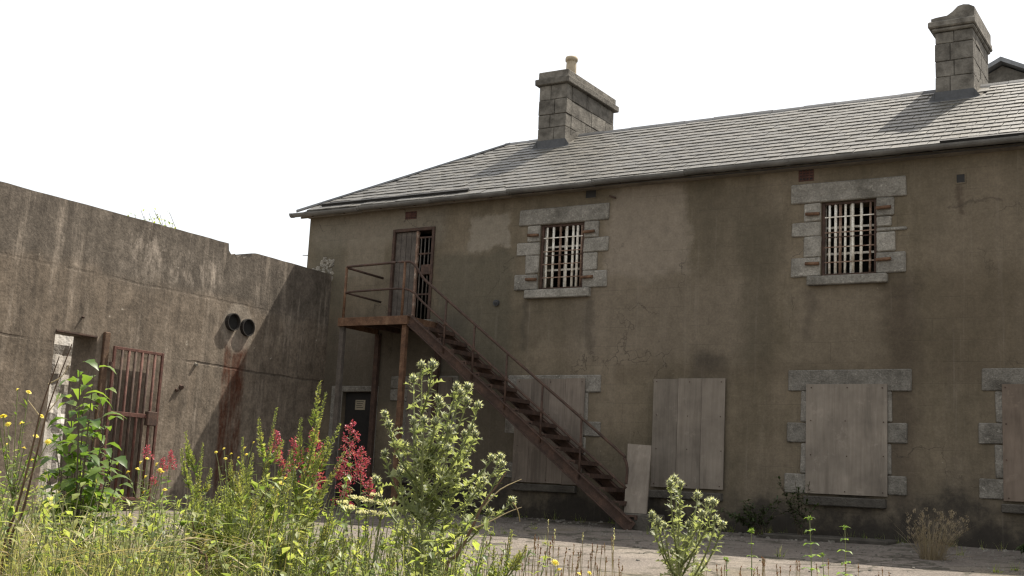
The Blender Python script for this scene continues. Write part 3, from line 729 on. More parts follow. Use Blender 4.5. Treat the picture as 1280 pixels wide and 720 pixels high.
# broken render at the top left corner shows rubble
rubs = []
for k in range(6):
    bm = bmesh.new(); bmesh.ops.create_icosphere(bm, subdivisions=1, radius=1)
    for v in bm.verts: v.co *= U(.75, 1.15)
    me = bpy.data.meshes.new('rubble_stone'); bm.to_mesh(me); bm.free(); me.materials.append(M['rubble']); rubs.append(me)
for k in range(95):
    x = U(-16.96, -16.28); topz = 4.72 + (x + 17) * .42 + .05 * math.sin(x * 14); z = U(4.45, topz)
    if z > topz: continue
    r = U(.035, .075)
    o = link('rubble_stone', random.choice(rubs), WALL, Matrix.Translation((x, .005, z)) @ Matrix.Rotation(U(0, 6), 4, 'Y') @ Matrix.Diagonal((r * U(.8, 1.4), .035, r * .75, 1)))
    o.matrix_parent_inverse = Matrix.Identity(4)

# --- gabled building behind
rb = empty('rear_gable_building', (-4.46, 8, 0)); tag(rb, 'grey gabled building peeping over the ridge beside the right chimney', 'building')
m = MB(); apx, apz, hw, sl = -4.46, 10.12, 3.4, .52
m.add([(apx - hw, 8, -.1), (apx + hw, 8, -.1), (apx + hw, 8, apz - hw * sl), (apx, 8, apz), (apx - hw, 8, apz - hw * sl),
       (apx - hw, 16, -.1), (apx + hw, 16, -.1), (apx + hw, 16, apz - hw * sl), (apx, 16, apz), (apx - hw, 16, apz - hw * sl)],
      [(0, 1, 2, 3, 4), (9, 8, 7, 6, 5), (1, 6, 7, 2), (5, 0, 4, 9)]); m.build('wall', M['chim'], rb)
m = MB()
for sg in (-1, 1):
    a = Vector((apx, 7.8, apz + .05)); b = Vector((apx + sg * (hw + .3), 7.8, apz + .05 - (hw + .3) * sl)); e = Vector((0, 8.4, 0)); t = Vector((0, 0, .10))
    m.add([a, b, b + e, a + e, a + t, b + t, b + e + t, a + e + t], [(0, 1, 2, 3), (7, 6, 5, 4), (0, 4, 5, 1), (1, 5, 6, 2)])
m.build('roof', M['lead_light'], rb)

# ------------------------------------------------------------------ yard wall on the left
XC = -16.287; TW = .6
yw = empty('yard_wall', (XC - .3, -6, -.3)); tag(yw, 'tall streaked concrete yard wall with a broken top, joining the block at left', 'wall')
def yard_wall():
    ys = set(np.arange(-16, .001, .25)) | {-6.585, -5.76, -3.06, -3.02, -2.98, -2.42, -2.38}
    ys = sorted(round(float(v), 3) for v in ys); ys = [y for y in ys if not (-6.57 < y < -6.45 and False)]
    extra = [-2.9, -2.82, -2.75, -2.66, -2.58, -2.5, -2.3, -2.2, -2.1]
    ys = sorted(set(ys + extra))
    def top(y):
        z = 4.69 + .012 * mnoise.noise((y * 2.3, 1, 0)) + .008 * mnoise.noise((y * 9, 2, 0))
        if -3.0 < y < -2.0:
            dd = {-2.98: .13, -2.9: .21, -2.82: .165, -2.75: .225, -2.66: .16, -2.58: .215, -2.5: .15, -2.42: .16, -2.38: .07, -2.3: .055, -2.25: .05, -2.2: .05, -2.1: .05}
            z -= dd.get(y, .05)
        elif y >= -2.0: z -= .05 + .01 * (y + 2)
        return z
    m = MB(); F = XC; B = XC - TW
    for a, b in zip(ys[:-1], ys[1:]):
        hole = -6.585 - 1e-4 < a and b < -5.76 + 1e-4
        z0 = 2.575 if hole else -.9
        zs = [z0, 3.6, None] if hole else [z0, 1.0, 2.37, 3.6, None]
        for X, fl in ((F, 0), (B, 1)):
            for k in range(len(zs) - 1):
                la, lb = zs[k], zs[k]; ha = top(a) if zs[k + 1] is None else zs[k + 1]; hb = top(b) if zs[k + 1] is None else zs[k + 1]
                p = [(X, a, la), (X, b, lb), (X, b, hb), (X, a, ha)]
                m.quad(*(p if not fl else p[::-1]))
        m.quad((F, a, top(a)), (F, b, top(b)), (B, b, top(b)), (B, a, top(a)))
        if hole: m.quad((F, a, z0), (B, a, z0), (B, b, z0), (F, b, z0))
    m.quad((F, -5.76, -.9), (F, -5.76, 2.575), (B, -5.76, 2.575), (B, -5.76, -.9)); m.quad((F, -6.585, -.9), (B, -6.585, -.9), (B, -6.585, 2.575), (F, -6.585, 2.575))
    m.quad((F, -16, -.9), (F, -16, 4.7), (B, -16, 4.7), (B, -16, -.9)); m.quad((F, -.0, -.9), (B, -.0, -.9), (B, 0, 4.6), (F, 0, 4.6))
    # weld so shading is continuous
    me = m.mesh('wall_body', M['yard']); bm = bmesh.new(); bm.from_mesh(me); bmesh.ops.remove_doubles(bm, verts=bm.verts, dist=1e-4); bm.to_mesh(me); bm.free()
    return link('wall_body', me, yw)
YW = yard_wall()
# the two cut-off pipes
for (y, z, L) in ((-2.76, 3.235, .085), (-2.36, 3.185, .075)):
    m = MB(); n = 20; ro, ri = .165, .148; vs = []; fs = []
    for (x, r) in ((XC - .05, ro), (XC + L, ro), (XC + L, ri), (XC - .4, ri)):
        for k in range(n):
            a = 2 * math.pi * k / n; vs.append((x, y + r * math.cos(a), z + r * math.sin(a)))
    for i in range(3):
        for k in range(n): fs.append((i * n + k, i * n + (k + 1) % n, (i + 1) * n + (k + 1) % n, (i + 1) * n + k))
    fs.append(tuple(3 * n + k for k in range(n)))
    m.add(vs, fs); p = m.build('pipe_end', M['pipe'], yw, smooth=False)
    m = MB(); m.tube([(XC + .004, y, z), (XC + .010, y, z)], ri - .004, 20); m.build('bore_shade_disc', M['black'], p)  # flat black disc stands in for the shaded pipe hollow
# reveal trim of doorway, hinge post
box_obj('door_head', M['rust'], yw, (XC - .12, XC + .015, -6.58, -5.765, 2.545, 2.57), .003)
box_obj('hinge_post', M['drystalk'], yw, (XC + .003, XC + .07, -5.66, -5.55, -.3, 2.66), .01, .006)
for k, (yy, zz, rr) in enumerate(((-3.95, 1.86, .03), (-3.85, 1.92, .05), (-6.1, 2.85, .02), (-3.55, 2.36, .035))):
    m = MB(); m.tube([(XC - .02, yy, zz), (XC + .045, yy - .01, zz - .02)], [rr, rr * .8], 8); m.build('bolt_stub', M['rust'] if k != 3 else M['rubble'], yw)
# limewashed wall seen through the doorway
lw = MB(); nY, nZ = 40, 24
for j in range(nZ + 1):
    for i in range(nY + 1):
        y = -6.4 + 3.4 * i / nY; z = -.4 + 4.2 * j / nZ
        lw.v.append((-18.35 + .05 * mnoise.noise((y * 4, z * 4, 3)) + .03 * mnoise.noise((y * 11, z * 11, 5)), y, z))
for j in range(nZ):
    for i in range(nY):
        a = j * (nY + 1) + i; lw.f.append((a, a + 1, a + nY + 2, a + nY + 1))
b = len(lw.v); lw.add([(-18.36, -6.4, -.4), (-18.36, -3.0, -.4), (-18.36, -3.0, 3.8), (-18.36, -6.4, 3.8), (-18.8, -6.4, -.4), (-18.8, -3.0, -.4), (-18.8, -3.0, 3.8), (-18.8, -6.4, 3.8)],
    [(4, 7, 6, 5), (0, 3, 7, 4), (1, 5, 6, 2), (3, 2, 6, 7)])
o = lw.build('limewashed_wall', M['limewash']); tag(o, 'flaking whitewashed wall seen through the yard doorway', 'wall')
# leaning dark slab inside doorway gives the brown jamb its edge
# ------------------------------------------------------------------ iron gate swung back against the wall
gt = empty('iron_gate', (XC + .06, -5.0, .35)); tag(gt, 'rusty red barred iron gate swung open flat against the yard wall', 'gate')
gy0, gy1, gz0, gz1, gx = -5.49, -4.40, -.08, 2.445, XC + .10
for b in ((gx - .02, gx + .02, gy0, gy0 + .05, gz0, gz1), (gx - .02, gx + .02, gy1 - .05, gy1, gz0, gz1), (gx - .018, gx + .018, gy0 + .051, gy1 - .051, gz1 - .05, gz1), (gx - .018, gx + .018, gy0 + .051, gy1 - .051, gz0, gz0 + .05)):
    box_obj('frame', M['rust_red'], gt, b, .005)
box_obj('middle_rail', M['rust_red'], gt, (gx - .016, gx + .022, gy0 + .051, gy1 - .051, 1.30, 1.37), .004)
for k in range(6):
    y = gy0 + .05 + (gy1 - gy0 - .1) * (k + 1) / 7
    m = MB(); m.tube([(gx - .004, y + U(-.006, .006), gz0 + .04), (gx - .004, y + U(-.01, .01), gz1 - .04)], .024, 8); m.build('bar', M['rust_red'] if k % 2 else M['rust'], gt, smooth=True)
box_obj('lock_box', M['rust'], gt, (gx - .03, gx + .06, gy1 - .27, gy1 - .06, 1.18, 1.42), .008)
for z in (.7, 2.1):
    m = MB(); m.tube([(gx, gy0 - .03, z - .07), (gx, gy0 - .03, z + .07)], .03, 8); m.build('hinge', M['rust'], gt)

# ------------------------------------------------------------------ iron staircase
st = empty('iron_staircase', (-11, -.8, -.1)); tag(st, 'rusty iron outside staircase with landing and pipe handrails rising to the upper door', 'staircase')
YF, YK = -1.2, -.32
A = Vector((-13.32, 0, 3.44)); Bt = Vector((-8.62, 0, -.02)); dr = (Bt - A)
for y, nm in ((YF, 0), (YK, 1)):
    m = MB(); a = A + Vector((0, y, -.02)); b = Bt + Vector((0, y, -.08))
    m.bar(a, b, .012, .21); m.bar(a + Vector((0, -.025, .10)), b + Vector((0, -.025, .10)), .06, .012); m.bar(a + Vector((0, -.025, -.10)), b + Vector((0, -.025, -.10)), .06, .012)
    m.build('stringer', M['rust'], st)
NT = 16
for k in range(NT):
    t = (k + .75) / (NT + .4); p = A.lerp(Bt, t)
    m = MB(); m.box(p.x - .02, p.x + .24, YF + .012, YK - .012, p.z - .035, p.z - .005)
    m.box(p.x + .215, p.x + .24, YF + .012, YK - .012, p.z - .075, p.z - .036)
    m.build('tread', M['rust'], st)
# landing
lx0, lx1, lz = -14.98, -13.33, 3.48
m = MB(); m.box(lx0 + .03, lx1 - .03, -1.22, -.02, lz - .03, lz); m.build('landing_plate', M['rust'], st)
for b in ((lx0, lx1, -1.26, -1.222, lz - .15, lz + .012), (lx0, lx0 + .03, -1.221, -.01, lz - .15, lz + .01), (lx1 - .03, lx1, -1.221, -.01, lz - .15, lz + .01)): box_obj('landing_edge', M['rust_or'], st, b, .004)
for k in range(2): box_obj('landing_joist', M['rust'], st, (lx0 + .5 + .55 * k, lx0 + .56 + .55 * k, -1.22, -.02, lz - .14, lz - .031))
for (x, y, mt) in ((lx0 + .06, -1.16, 'doorgrey'), (lx1 - .10, -1.16, 'rust_or'), (lx0 + .07, -.07, 'rust'), (lx1 - .10, -.07, 'rust')):
    m = MB(); m.box(x - .05, x + .05, y - .04, y - .03, -.2, lz - .151); m.box(x - .05, x - .04, y - .0298, y + .04, -.2, lz - .151); m.box(x + .04, x + .05, y - .0298, y + .04, -.2, lz - .151)
    m.build('support_post', M[mt], st)
def rail(pts, r=.024): m = MB(); m.tube(pts, r, 10); return m.build('handrail', M['rust'], st, smooth=True)
def smoothpts(pts, n=6):
    pts = [Vector(p) for p in pts]; out = []
    for i in range(len(pts) - 1):
        p0 = pts[max(i - 1, 0)]; p1 = pts[i]; p2 = pts[i + 1]; p3 = pts[min(i + 2, len(pts) - 1)]
        for k in range(n):
            t = k / n; out.append(.5 * ((2 * p1) + (p2 - p0) * t + (2 * p0 - 5 * p1 + 4 * p2 - p3) * t * t + (3 * p1 - p0 - 3 * p2 + p3) * t ** 3))
    out.append(pts[-1]); return out
sl = (Bt.z - A.z) / (Bt.x - A.x)
hz = lambda x, o: A.z + sl * (x - A.x) + o
top_ = lz + 1.02; mid_ = lz + .52
rail([(lx0 + .08, YF, top_ - .03), (lx0 + .10, YF, top_)] + smoothpts([(lx0 + .2, YF, top_), (-14.2, YF, top_ + .01), (-13.55, YF, top_ + .02), (-13.3, YF, top_ - .03), (-13.05, YF, hz(-13.05, .94)), (-12.7, YF, hz(-12.7, .93)), (-11., YF, hz(-11, .93)), (-9.0, YF, hz(-9, .94)), (-8.80, YF, hz(-8.8, .90)), (-8.74, YF, hz(-8.74, .78)), (-8.75, YF, hz(-8.75, .52))]))
rail([(lx0 + .08, YF, mid_ - .02)] + smoothpts([(lx0 + .2, YF, mid_), (-14.2, YF, mid_ + .01), (-13.55, YF, mid_ + .01), (-13.25, YF, mid_ - .08), (-12.95, YF, hz(-12.95, .50)), (-11., YF, hz(-11, .48)), (-8.75, YF, hz(-8.75, .46))]), .021)
rail([(lx0 + .08, YF + .02, top_ - .02), (lx0 + .08, -.06, top_ - .03)]); rail([(lx0 + .08, YF + .02, mid_ - .01), (lx0 + .08, -.08, mid_ - .02)], .021)
for x, z0, z1 in ((lx0 + .08, lz, top_ - .01), (-13.50, lz, top_ + .01)):
    m = MB(); m.tube([(x, YF, z0), (x, YF, z1)], .026, 8); m.build('baluster', M['rust_or'], st, smooth=True)
for px in (560, 599, 642, 687, 734):
    x = -13.2 + (px - 518) * (4.45 / (786 - 518)) * 1.0
    m = MB(); m.tube([(x, YF - .015, hz(x, -.06)), (x, YF, hz(x, .93))], .02, 8); m.build('baluster', M['rust'], st, smooth=True)
    m = MB(); m.tube([(x, YF, hz(x, .44)), (x, YF, hz(x, .52))], .032, 8); m.build('clamp', M['rust'], st, smooth=True)
m = MB(); m.bar((-11.6, YF + .02, hz(-11.6, -.1)), (-11.0, YF + .02, hz(-11.0, -.12)), .02, .03)

# ------------------------------------------------------------------ board leaning at the foot of the stairs
lb = empty('leaning_board', (-8.68, -1.0, 0)); tag(lb, 'narrow plywood board leaning upright beside the foot of the iron stairs', 'board')
m = MB(); zb = .14
vs = []
for (x, y, z) in ((-8.88, -.98, zb), (-8.48, -.98, zb), (-8.55, -.72, 1.25), (-8.98, -.72, 1.27)):
    vs += [(x, y, z), (x, y + .03, z)]
m.add(vs, [(0, 2, 4, 6), (7, 5, 3, 1), (0, 1, 3, 2), (2, 3, 5, 4), (4, 5, 7, 6), (6, 7, 1, 0)]); m.build('sheet', M['ply'], lb)
s = box_obj('stone_block', M['sillstone'], None, (-8.98, -8.3, -1.12, -.62, -.16, .135), .02, .008); tag(s, 'low dark stone block under the leaning board', 'stone block')
s = box_obj('door_slab', M['sillstone'], None, (-6.6, -4.7, -.75, -.04, -.2, -.035), .02, .01); tag(s, 'flat stone slab on the ground under the plywood window', 'stone slab')

# ------------------------------------------------------------------ plants
def gpt(px, depth):                    # ground point seen in column px at a distance from the lens
    p = at(px, 640, depth); return Vector((p.x, p.y, ground_z(p.y)))
def rv(a=1.): return Vector((U(-a, a), U(-a, a), U(-a, a)))
def leaf(mb, p, d, L, Wd, n=None, curve=.25, segs=3, fold=.2):
    d = d.normalized(); n = (n or Vector((0, 0, 1))); sd = d.cross(n)
    if sd.length < 1e-3: sd = d.cross(Vector((1, 0, 0)))
    sd.normalize(); n = sd.cross(d)
    b = len(mb.v)
    for k in range(segs):
        t = k / segs; w = Wd * .5 * (.25 if k == 0 else math.sin(math.pi * (t ** .75)) ** .8)
        c = p + d * (L * t) - n * (curve * L * t * t)
        mb.v += [tuple(c - sd * w + n * (fold * w)), tuple(c), tuple(c + sd * w + n * (fold * w))]
    mb.v.append(tuple(p + d * L - n * (curve * L)))
    for k in range(segs - 1):
        a = b + 3 * k; mb.f += [(a, a + 1, a + 4, a + 3), (a + 1, a + 2, a + 5, a + 4)]
    a = b + 3 * (segs - 1); mb.f += [(a, a + 1, a + 3), (a + 1, a + 2, a + 3)]
def diamond(mb, p, d, L, Wd):
    d = d.normalized(); sd = d.cross(rv()); sd.normalize(); b = len(mb.v)
    m = p + d * (L * .45); mb.v += [tuple(p), tuple(m + sd * Wd * .5), tuple(p + d * L), tuple(m - sd * Wd * .5)]; mb.f.append((b, b + 1, b + 2, b + 3))
def blade(mb, p, d, L, w, bend, segs=4):
    d = d.normalized(); h = Vector((d.x, d.y, 0)); h = h.normalized() if h.length > .01 else Vector((1, 0, 0))
    sd = Vector((0, 0, 1)).cross(h) * .8 + rv(.4); sd.normalize(); b = len(mb.v)
    for k in range(segs):
        t = k / segs; c = p + d * (L * t) + h * (bend * L * t * t) - Vector((0, 0, 1)) * (abs(bend) * .5 * L * t ** 3)
        mb.v += [tuple(c - sd * w * (1 - t * .8)), tuple(c + sd * w * (1 - t * .8))]
    mb.v.append(tuple(p + d * L + h * (bend * L) - Vector((0, 0, 1)) * (abs(bend) * .5 * L)))
    for k in range(segs - 1):
        a = b + 2 * k; mb.f.append((a, a + 1, a + 3, a + 2))
    a = b + 2 * (segs - 1); mb.f.append((a, a + 1, a + 2))
def curve_pts(a, b, bow, n=8):
    a = Vector(a); b = Vector(b); mid = (a + b) / 2 + bow
    return [(1 - t) ** 2 * a + 2 * t * (1 - t) * mid + t * t * b for t in (k / n for k in range(n + 1))]
def on(pts, t):
    f = t * (len(pts) - 1); i = min(int(f), len(pts) - 2); return pts[i].lerp(pts[i + 1], f - i), (pts[i + 1] - pts[i]).normalized()
def frame(p, d, n, s=1.0):
    d = d.normalized(); x = d.cross(n)
    if x.length < 1e-3: x = d.cross(Vector((1, .3, 0)))
    x.normalize(); z = x.cross(d)
    return Matrix(((x.x * s, d.x * s, z.x * s, p.x), (x.y * s, d.y * s, z.y * s, p.y), (x.z * s, d.z * s, z.z * s, p.z), (0, 0, 0, 1)))
def part(mb, name, mat, root, smooth=False, stuff=False):
    o = link(name, mb.mesh(name, mat, smooth), root, Matrix.Identity(4))
    if stuff: o['kind'] = 'stuff'
    return o
def plant(name, base, label, cat, group=None):
    r = empty(name, base); return tag(r, label, cat, group)

# shared leaf shapes, pointing along +Y, length 1
def thistle_leaf_mesh(seed):
    rr = random.Random(seed); m = MB(); n = 9; b = 0
    for k in range(n):
        t = k / n; big = k % 2 == 1
        w = (.27 if big else .055) * math.sin(math.pi * (.12 + .85 * t)) + .02
        c = Vector((0, t, .18 * math.sin(2.2 * t) - .38 * t * t)); up = .10 if big else .0
        y2 = t + (.09 if big else 0)
        m.v += [(-w * rr.uniform(.8, 1.2), y2, c.z + up), tuple(c), (w * rr.uniform(.8, 1.2), y2, c.z + up)]
    m.v.append((0, 1, -.25))
    for k in range(n - 1):
        a = 3 * k; m.f += [(a, a + 1, a + 4, a + 3), (a + 1, a + 2, a + 5, a + 4)]
    a = 3 * (n - 1); m.f += [(a, a + 1, a + 3), (a + 1, a + 2, a + 3)]
    return m.mesh('leaf', M['thistle'])
TH_LEAF = [thistle_leaf_mesh(k) for k in range(4)]
def broad_leaf_mesh(mat, wd=.5, seed=0, lobes=0.0):
    rr = random.Random(seed); m = MB(); n = 7
    for k in range(n):
        t = k / n; w = wd * .5 * (.06 if k == 0 else math.sin(math.pi * (t ** .7)) ** .85) * (1 + lobes * (1 if k % 2 else -1))
        z = .12 * math.sin(3 * t) - rr.uniform(.25, .4) * t * t
        m.v += [(-w, t, z + .22 * w), (0, t, z), (w, t, z + .22 * w)]
    m.v.append((0, 1.0, -.33))
    for k in range(n - 1):
        a = 3 * k; m.f += [(a, a + 1, a + 4, a + 3), (a + 1, a + 2, a + 5, a + 4)]
    a = 3 * (n - 1); m.f += [(a, a + 1, a + 3), (a + 1, a + 2, a + 3)]
    return m.mesh('leaf', mat, True)
def head_meshes():
    m = MB(); m.lathe([(.002, -.011), (.008, -.009), (.0115, -.002), (.0105, .006), (.006, .011), (.001, .012)], (0, 0, 0), 9)
    bud = m.mesh('flower_head', M['bud'], True)
    f = MB(); rr = random.Random(5)
    for k in range(90):
        z = rr.uniform(-.75, 1); a = rr.uniform(0, 6.283); r = math.sqrt(max(0, 1 - z * z)); d = Vector((r * math.cos(a), r * math.sin(a), z))
        p = d * .0095; L = rr.uniform(.006, .0125); sdv = d.cross(Vector((rr.uniform(-1, 1), rr.uniform(-1, 1), rr.uniform(-1, 1)))).normalized() * .0011
        tip = p + d * L + Vector((0, 0, .003)); b = len(f.v); f.v += [tuple(p - sdv), tuple(p + sdv), tuple(tip)]; f.f.append((b, b + 1, b + 2))
    return bud, f.mesh('bristles', M['fluff'])
BUD, BRI = head_meshes()

def thistle(label, base_px, depth, tips, nleaf, scale=1.0, basey=None, group=None, jit=.16):
    base = gpt(base_px, depth); r = plant('thistle', base, label, 'thistle', group); o0 = base
    stem = MB(); leaves = []
    W_ = [at(x, y, depth + U(-jit, jit)) - o0 for x, y in tips]
    W_.sort(key=lambda v: -v.z); main = W_[0]
    trunk = curve_pts((0, 0, 0), main, Vector((U(-.04, .04), U(-.04, .04), .0)), 14)
    stem.tube(trunk, [.0085 * (1 - .75 * k / 14) for k in range(15)], 6)
    runs = [(trunk, .12)]
    for t_ in W_[1:]:
        zb = max(.18, min(.92, (t_.z - U(.16, .40)) / main.z)); p, dd = on(trunk, zb)
        pts = curve_pts(p, t_, (t_ - p).cross(Vector((0, 0, 1))) * .0 + Vector((t_.x - p.x, t_.y - p.y, 0)) * .28 - Vector((0, 0, .03)), 7)
        stem.tube(pts, [.005 * (1 - .5 * k / 7) for k in range(8)], 5); runs.append((pts, .05))
    part(stem, 'stem', M['thstem'], r)
    tot = sum((q[0][-1] - q[0][0]).length for q in runs)
    for pts, t0 in runs:
        L = (pts[-1] - pts[0]).length; n = max(3, int(nleaf * L / tot)); ph = U(0, 6)
        for k in range(n):
            t = t0 + (1 - t0) * (k + .3) / n; p, dd = on(pts, t); a = ph + k * 2.4
            out = Vector((math.cos(a), math.sin(a), 0)); d = out * .85 + dd * U(.35, .8)
            s = scale * U(.055, .105) * (1.15 - .65 * t)
            o = link('leaf', random.choice(TH_LEAF), r, frame(p, d, Vector((0, 0, 1)) + rv(.5), s)); o.matrix_parent_inverse = Matrix.Identity(4)
    for t_ in W_:
        d = Vector((U(-.5, .5), U(-.5, .5), U(.1, 1))); s = U(.95, 1.3) * (.75 + .25 * scale)
        o = link('flower_head', BUD, r, frame(t_, Vector((1, 0, 0)), d, s))
        q = link('bristles', BRI, o, Matrix.Identity(4))
    # small spiny leaflets round the stems, too small to tell apart
    m = MB()
    for pts, t0 in runs:
        L = (pts[-1] - pts[0]).length
        for k in range(int(L * 170)):
            p, dd = on(pts, U(.05, 1)); diamond(m, p, dd * U(-.2, .9) + rv(.9), U(.014, .036) * scale, U(.004, .009) * scale)
    part(m, 'spines', M['thistle'], r, stuff=True)
    return r

def spike_plant(label, base_px, depth, tip, nb=9, spread=.16, group='green seed spikes among the weeds', dens=1.0, seedmat='spike'):
    base = gpt(base_px, depth); r = plant('spike_weed', base, label, 'weed', group)
    main = at(tip[0], tip[1], depth) - base; H = main.length; ax = main.normalized()
    stem = MB(); seed = MB(); lv = MB()
    pts = curve_pts((0, 0, 0), main, Vector((U(-.05, .05), U(-.05, .05), 0)) + Vector((-main.x, -main.y, 0)) * .12, 14)
    stem.tube(pts, [.006 * (1 - .7 * k / 14) for k in range(15)], 5)
    runs = [(pts, .60)]
    for k in range(nb):
        t = U(.38, .84); p, dd = on(pts, t); a = U(0, 6.283); L = H * U(.16, .34) * (1.25 - t * .6)
        out = Vector((math.cos(a), math.sin(a), 0)); e = p + ax * L * U(.75, .95) + out * (L * U(.25, .5)) * (spread / .16)
        q = curve_pts(p, e, out * (L * .12), 6); stem.tube(q, [.003 * (1 - .5 * j / 6) for j in range(7)], 4); runs.append((q, .30))
    for q, t0 in runs:
        L = (q[-1] - q[0]).length * (1 - t0)
        for k in range(int(L * 420 * dens)):
            t = t0 + (1 - t0) * (k / (L * 420 * dens)); p, dd = on(q, t)
            rr_ = .0165 * (1.15 - .80 * (t - t0) / (1 - t0))
            for _ in range(2):
                o = rv(1.); o = (o - dd * o.dot(dd)); o = o.normalized() if o.length > .01 else Vector((1, 0, 0))
                diamond(seed, p + o * rr_ * .3, o + dd * U(.5, 1.3), rr_ * U(.7, 1.4), rr_ * U(.35, .65))
        n = int((q[-1] - q[0]).length * 30)
        for k in range(n):
            p, dd = on(q, U(.04, t0 + .25 * (1 - t0))); o = rv(1.); o.z = abs(o.z) * .5
            leaf(lv, p, o + dd * .5, U(.025, .065), U(.008, .016), curve=U(0, .5))
    part(stem, 'stem', M['thstem'], r); part(seed, 'seed_spikes', M[seedmat], r, stuff=True); part(lv, 'foliage', M['spleaf'], r, stuff=True)
    return r

def valerian(label, base_px, depth, panicles, w=.05):
    base = gpt(base_px, depth); r = plant('red_valerian', base, label, 'flower', 'red valerian in front of the black door')
    stem = MB(); lv = MB()
    for (x, y0, y1, hw) in panicles:
        tip = at(x, y0, depth) - base; bot = at(x, y1, depth) - base; wd = hw / FPX * depth
        root = Vector((bot.x * .6, bot.y * .6, 0)); pts = curve_pts(root, tip, Vector((U(-.03, .03), U(-.03, .03), 0)), 8)
        stem.tube(pts, [.005 - .0004 * k for k in range(9)], 5)
        pet = MB(); L = (tip - bot).length
        nc = max(9, int(L * 130))
        for k in range(nc):
            t = (k + U(0, 1)) / nc; c = bot.lerp(tip, t); a = U(0, 6.283); rr_ = wd * 1.15 * (1 - t) ** .8 * math.sqrt(rnd()) + wd * .14
            q = c + Vector((math.cos(a), math.sin(a), 0)) * rr_
            stem.tube([c - Vector((0, 0, .02)), q], .0013, 3)
            for _ in range(20):
                o = rv(1.); o.normalize(); p = q + o * (.017 * U(.3, 1)) * (1.2 - .5 * t); diamond(pet, p, o + rv(.6), U(.006, .012), U(.005, .009))
        part(pet, 'flower_panicle', M['valer'], r, stuff=True)
        for k in range(10):
            p, dd = on(pts, U(.35, .85)); a = U(0, 6.283); leaf(lv, p, Vector((math.cos(a), math.sin(a), .5)), U(.05, .09), U(.02, .032))
    part(stem, 'stem', M['thstem'], r); part(lv, 'foliage', M['spleaf'], r, stuff=True)
    return r

FLW = None
def daisy_mesh():
    m = MB()
    for k in range(11):
        a = 6.283 * k / 11; leaf(m, Vector((0, 0, 0)), Vector((math.cos(a), math.sin(a), .15)), .012, .006, segs=2)
    m.lathe([(.0055, 0), (.005, .004), (.001, .006)], (0, 0, 0), 8); return m.mesh('flower', M['yellow'])
DAISY = daisy_mesh()
def ragwort(label, base_px, depth, heads, fol=60, sz=1.0, group='yellow flowered weeds'):
    base = gpt(base_px, depth); r = plant('ragwort', base, label, 'flower', group); stem = MB(); lv = MB()
    T = [at(x, y, depth + U(-.12, .12)) - base for x, y in heads]
    c = sum(T, Vector()) / len(T); fork = c * .62; fork.z = c.z * .72
    trunk = curve_pts((0, 0, 0), fork, Vector((U(-.04, .04), 0, 0)), 8); stem.tube(trunk, [.006 - .0004 * k for k in range(9)], 5)
    for t in T:
        q = curve_pts(fork, t, Vector((0, 0, -.03)), 6); stem.tube(q, .0022, 4)
        for k in range(7):
            p, dd = on(q, U(.1, .9)); leaf(lv, p, rv(1.) + dd * .4, U(.02, .045), U(.006, .012))
        nd = Vector((U(-.6, .6), U(-.9, .1), U(.4, 1)))
        o = link('flower', DAISY, r, frame(t, nd.cross(Vector((1, .2, 0))), nd, sz * U(.8, 1.2))); o.matrix_parent_inverse = Matrix.Identity(4)
    for k in range(fol):
        p, dd = on(trunk, U(.2, 1)); leaf(lv, p, rv(1.) + Vector((0, 0, .3)), U(.04, .09), U(.012, .024), curve=U(.1, .5))
    part(stem, 'stem', M['thstem'], r); part(lv, 'foliage', M['spleaf'], r, stuff=True); return r

# --- the plants one by one
thistle('big pale green thistle with many bristly heads, tallest plant in the middle', 548, 4.5,
    [(527, 456), (541, 456), (517, 474), (481, 517), (486, 530), (571, 483), (585, 483), (576, 490), (584, 501), (598, 506), (548, 499), (551, 505), (517, 527), (530, 525), (544, 527),
     (562, 536), (590, 534), (594, 542), (581, 542), (582, 567), (615, 572), (626, 571), (628, 580), (481, 566), (505, 556), (536, 552), (560, 560), (500, 590), (604, 600), (640, 625), (520, 600), (590, 612), (493, 640), (470, 600), (545, 590), (570, 600), (612, 640), (530, 640), (505, 665), (580, 660)], 250)
thistle('small thistle with drooping heads standing alone in front of the surroundless boarded window', 862, 5.0,
    [(843, 598), (851, 605), (838, 604), (815, 643), (823, 652), (831, 657), (872, 619), (885, 627), (895, 648), (903, 655), (878, 642), (861, 655), (848, 640), (892, 628), (868, 690), (840, 690)], 90, 1.0)
SPK = [(238, 5.2, (254, 553), 8, 'green seed spike weed nearest the foot of the yard wall shadow'), (262, 4.7, (236, 588), 9, 'low bushy seed spike weed left of the rust streaks'),
       (300, 5.3, (303, 546), 9, 'upright seed spike weed under the two pipe ends'), (322, 4.9, (346, 509), 11, 'tall green seed spike leaning right, before the rust streaks'),
       (335, 4.5, (408, 490), 13, 'tallest seed spike weed leaning right among the red flowers'), (285, 4.2, (283, 600), 10, 'dense low seed spike weed in the left foreground'),
       (372, 4.1, (362, 590), 10, 'leafy seed spike weed below the red valerian'), (318, 4.0, (325, 600), 9, 'squat seed spike weed between the two leaning spikes'),
       (595, 4.2, (640, 662), 7, 'short seed spike weed leaning right at the bottom centre'), (226, 4.4, (262, 622), 8, 'seed spike weed beside the sunlit foot of the yard wall'),
       (350, 4.8, (392, 560), 8, 'seed spike weed with a bowed stem below the valerian'), (405, 4.3, (418, 622), 8, 'low seed spike weed in front of the red valerian'),
       (613, 4.4, (618, 682), 5, 'tiny seed spike weed beside the dead stalk')]
for bx, D, tip, nb, lab in SPK: spike_plant(lab, bx, D, tip, nb)
valerian('large crimson valerian in front of the black ground floor door', 440, 6.4, [(438, 527, 600, 21), (430, 575, 632, 14), (452, 560, 606, 12), (462, 598, 620, 7)])
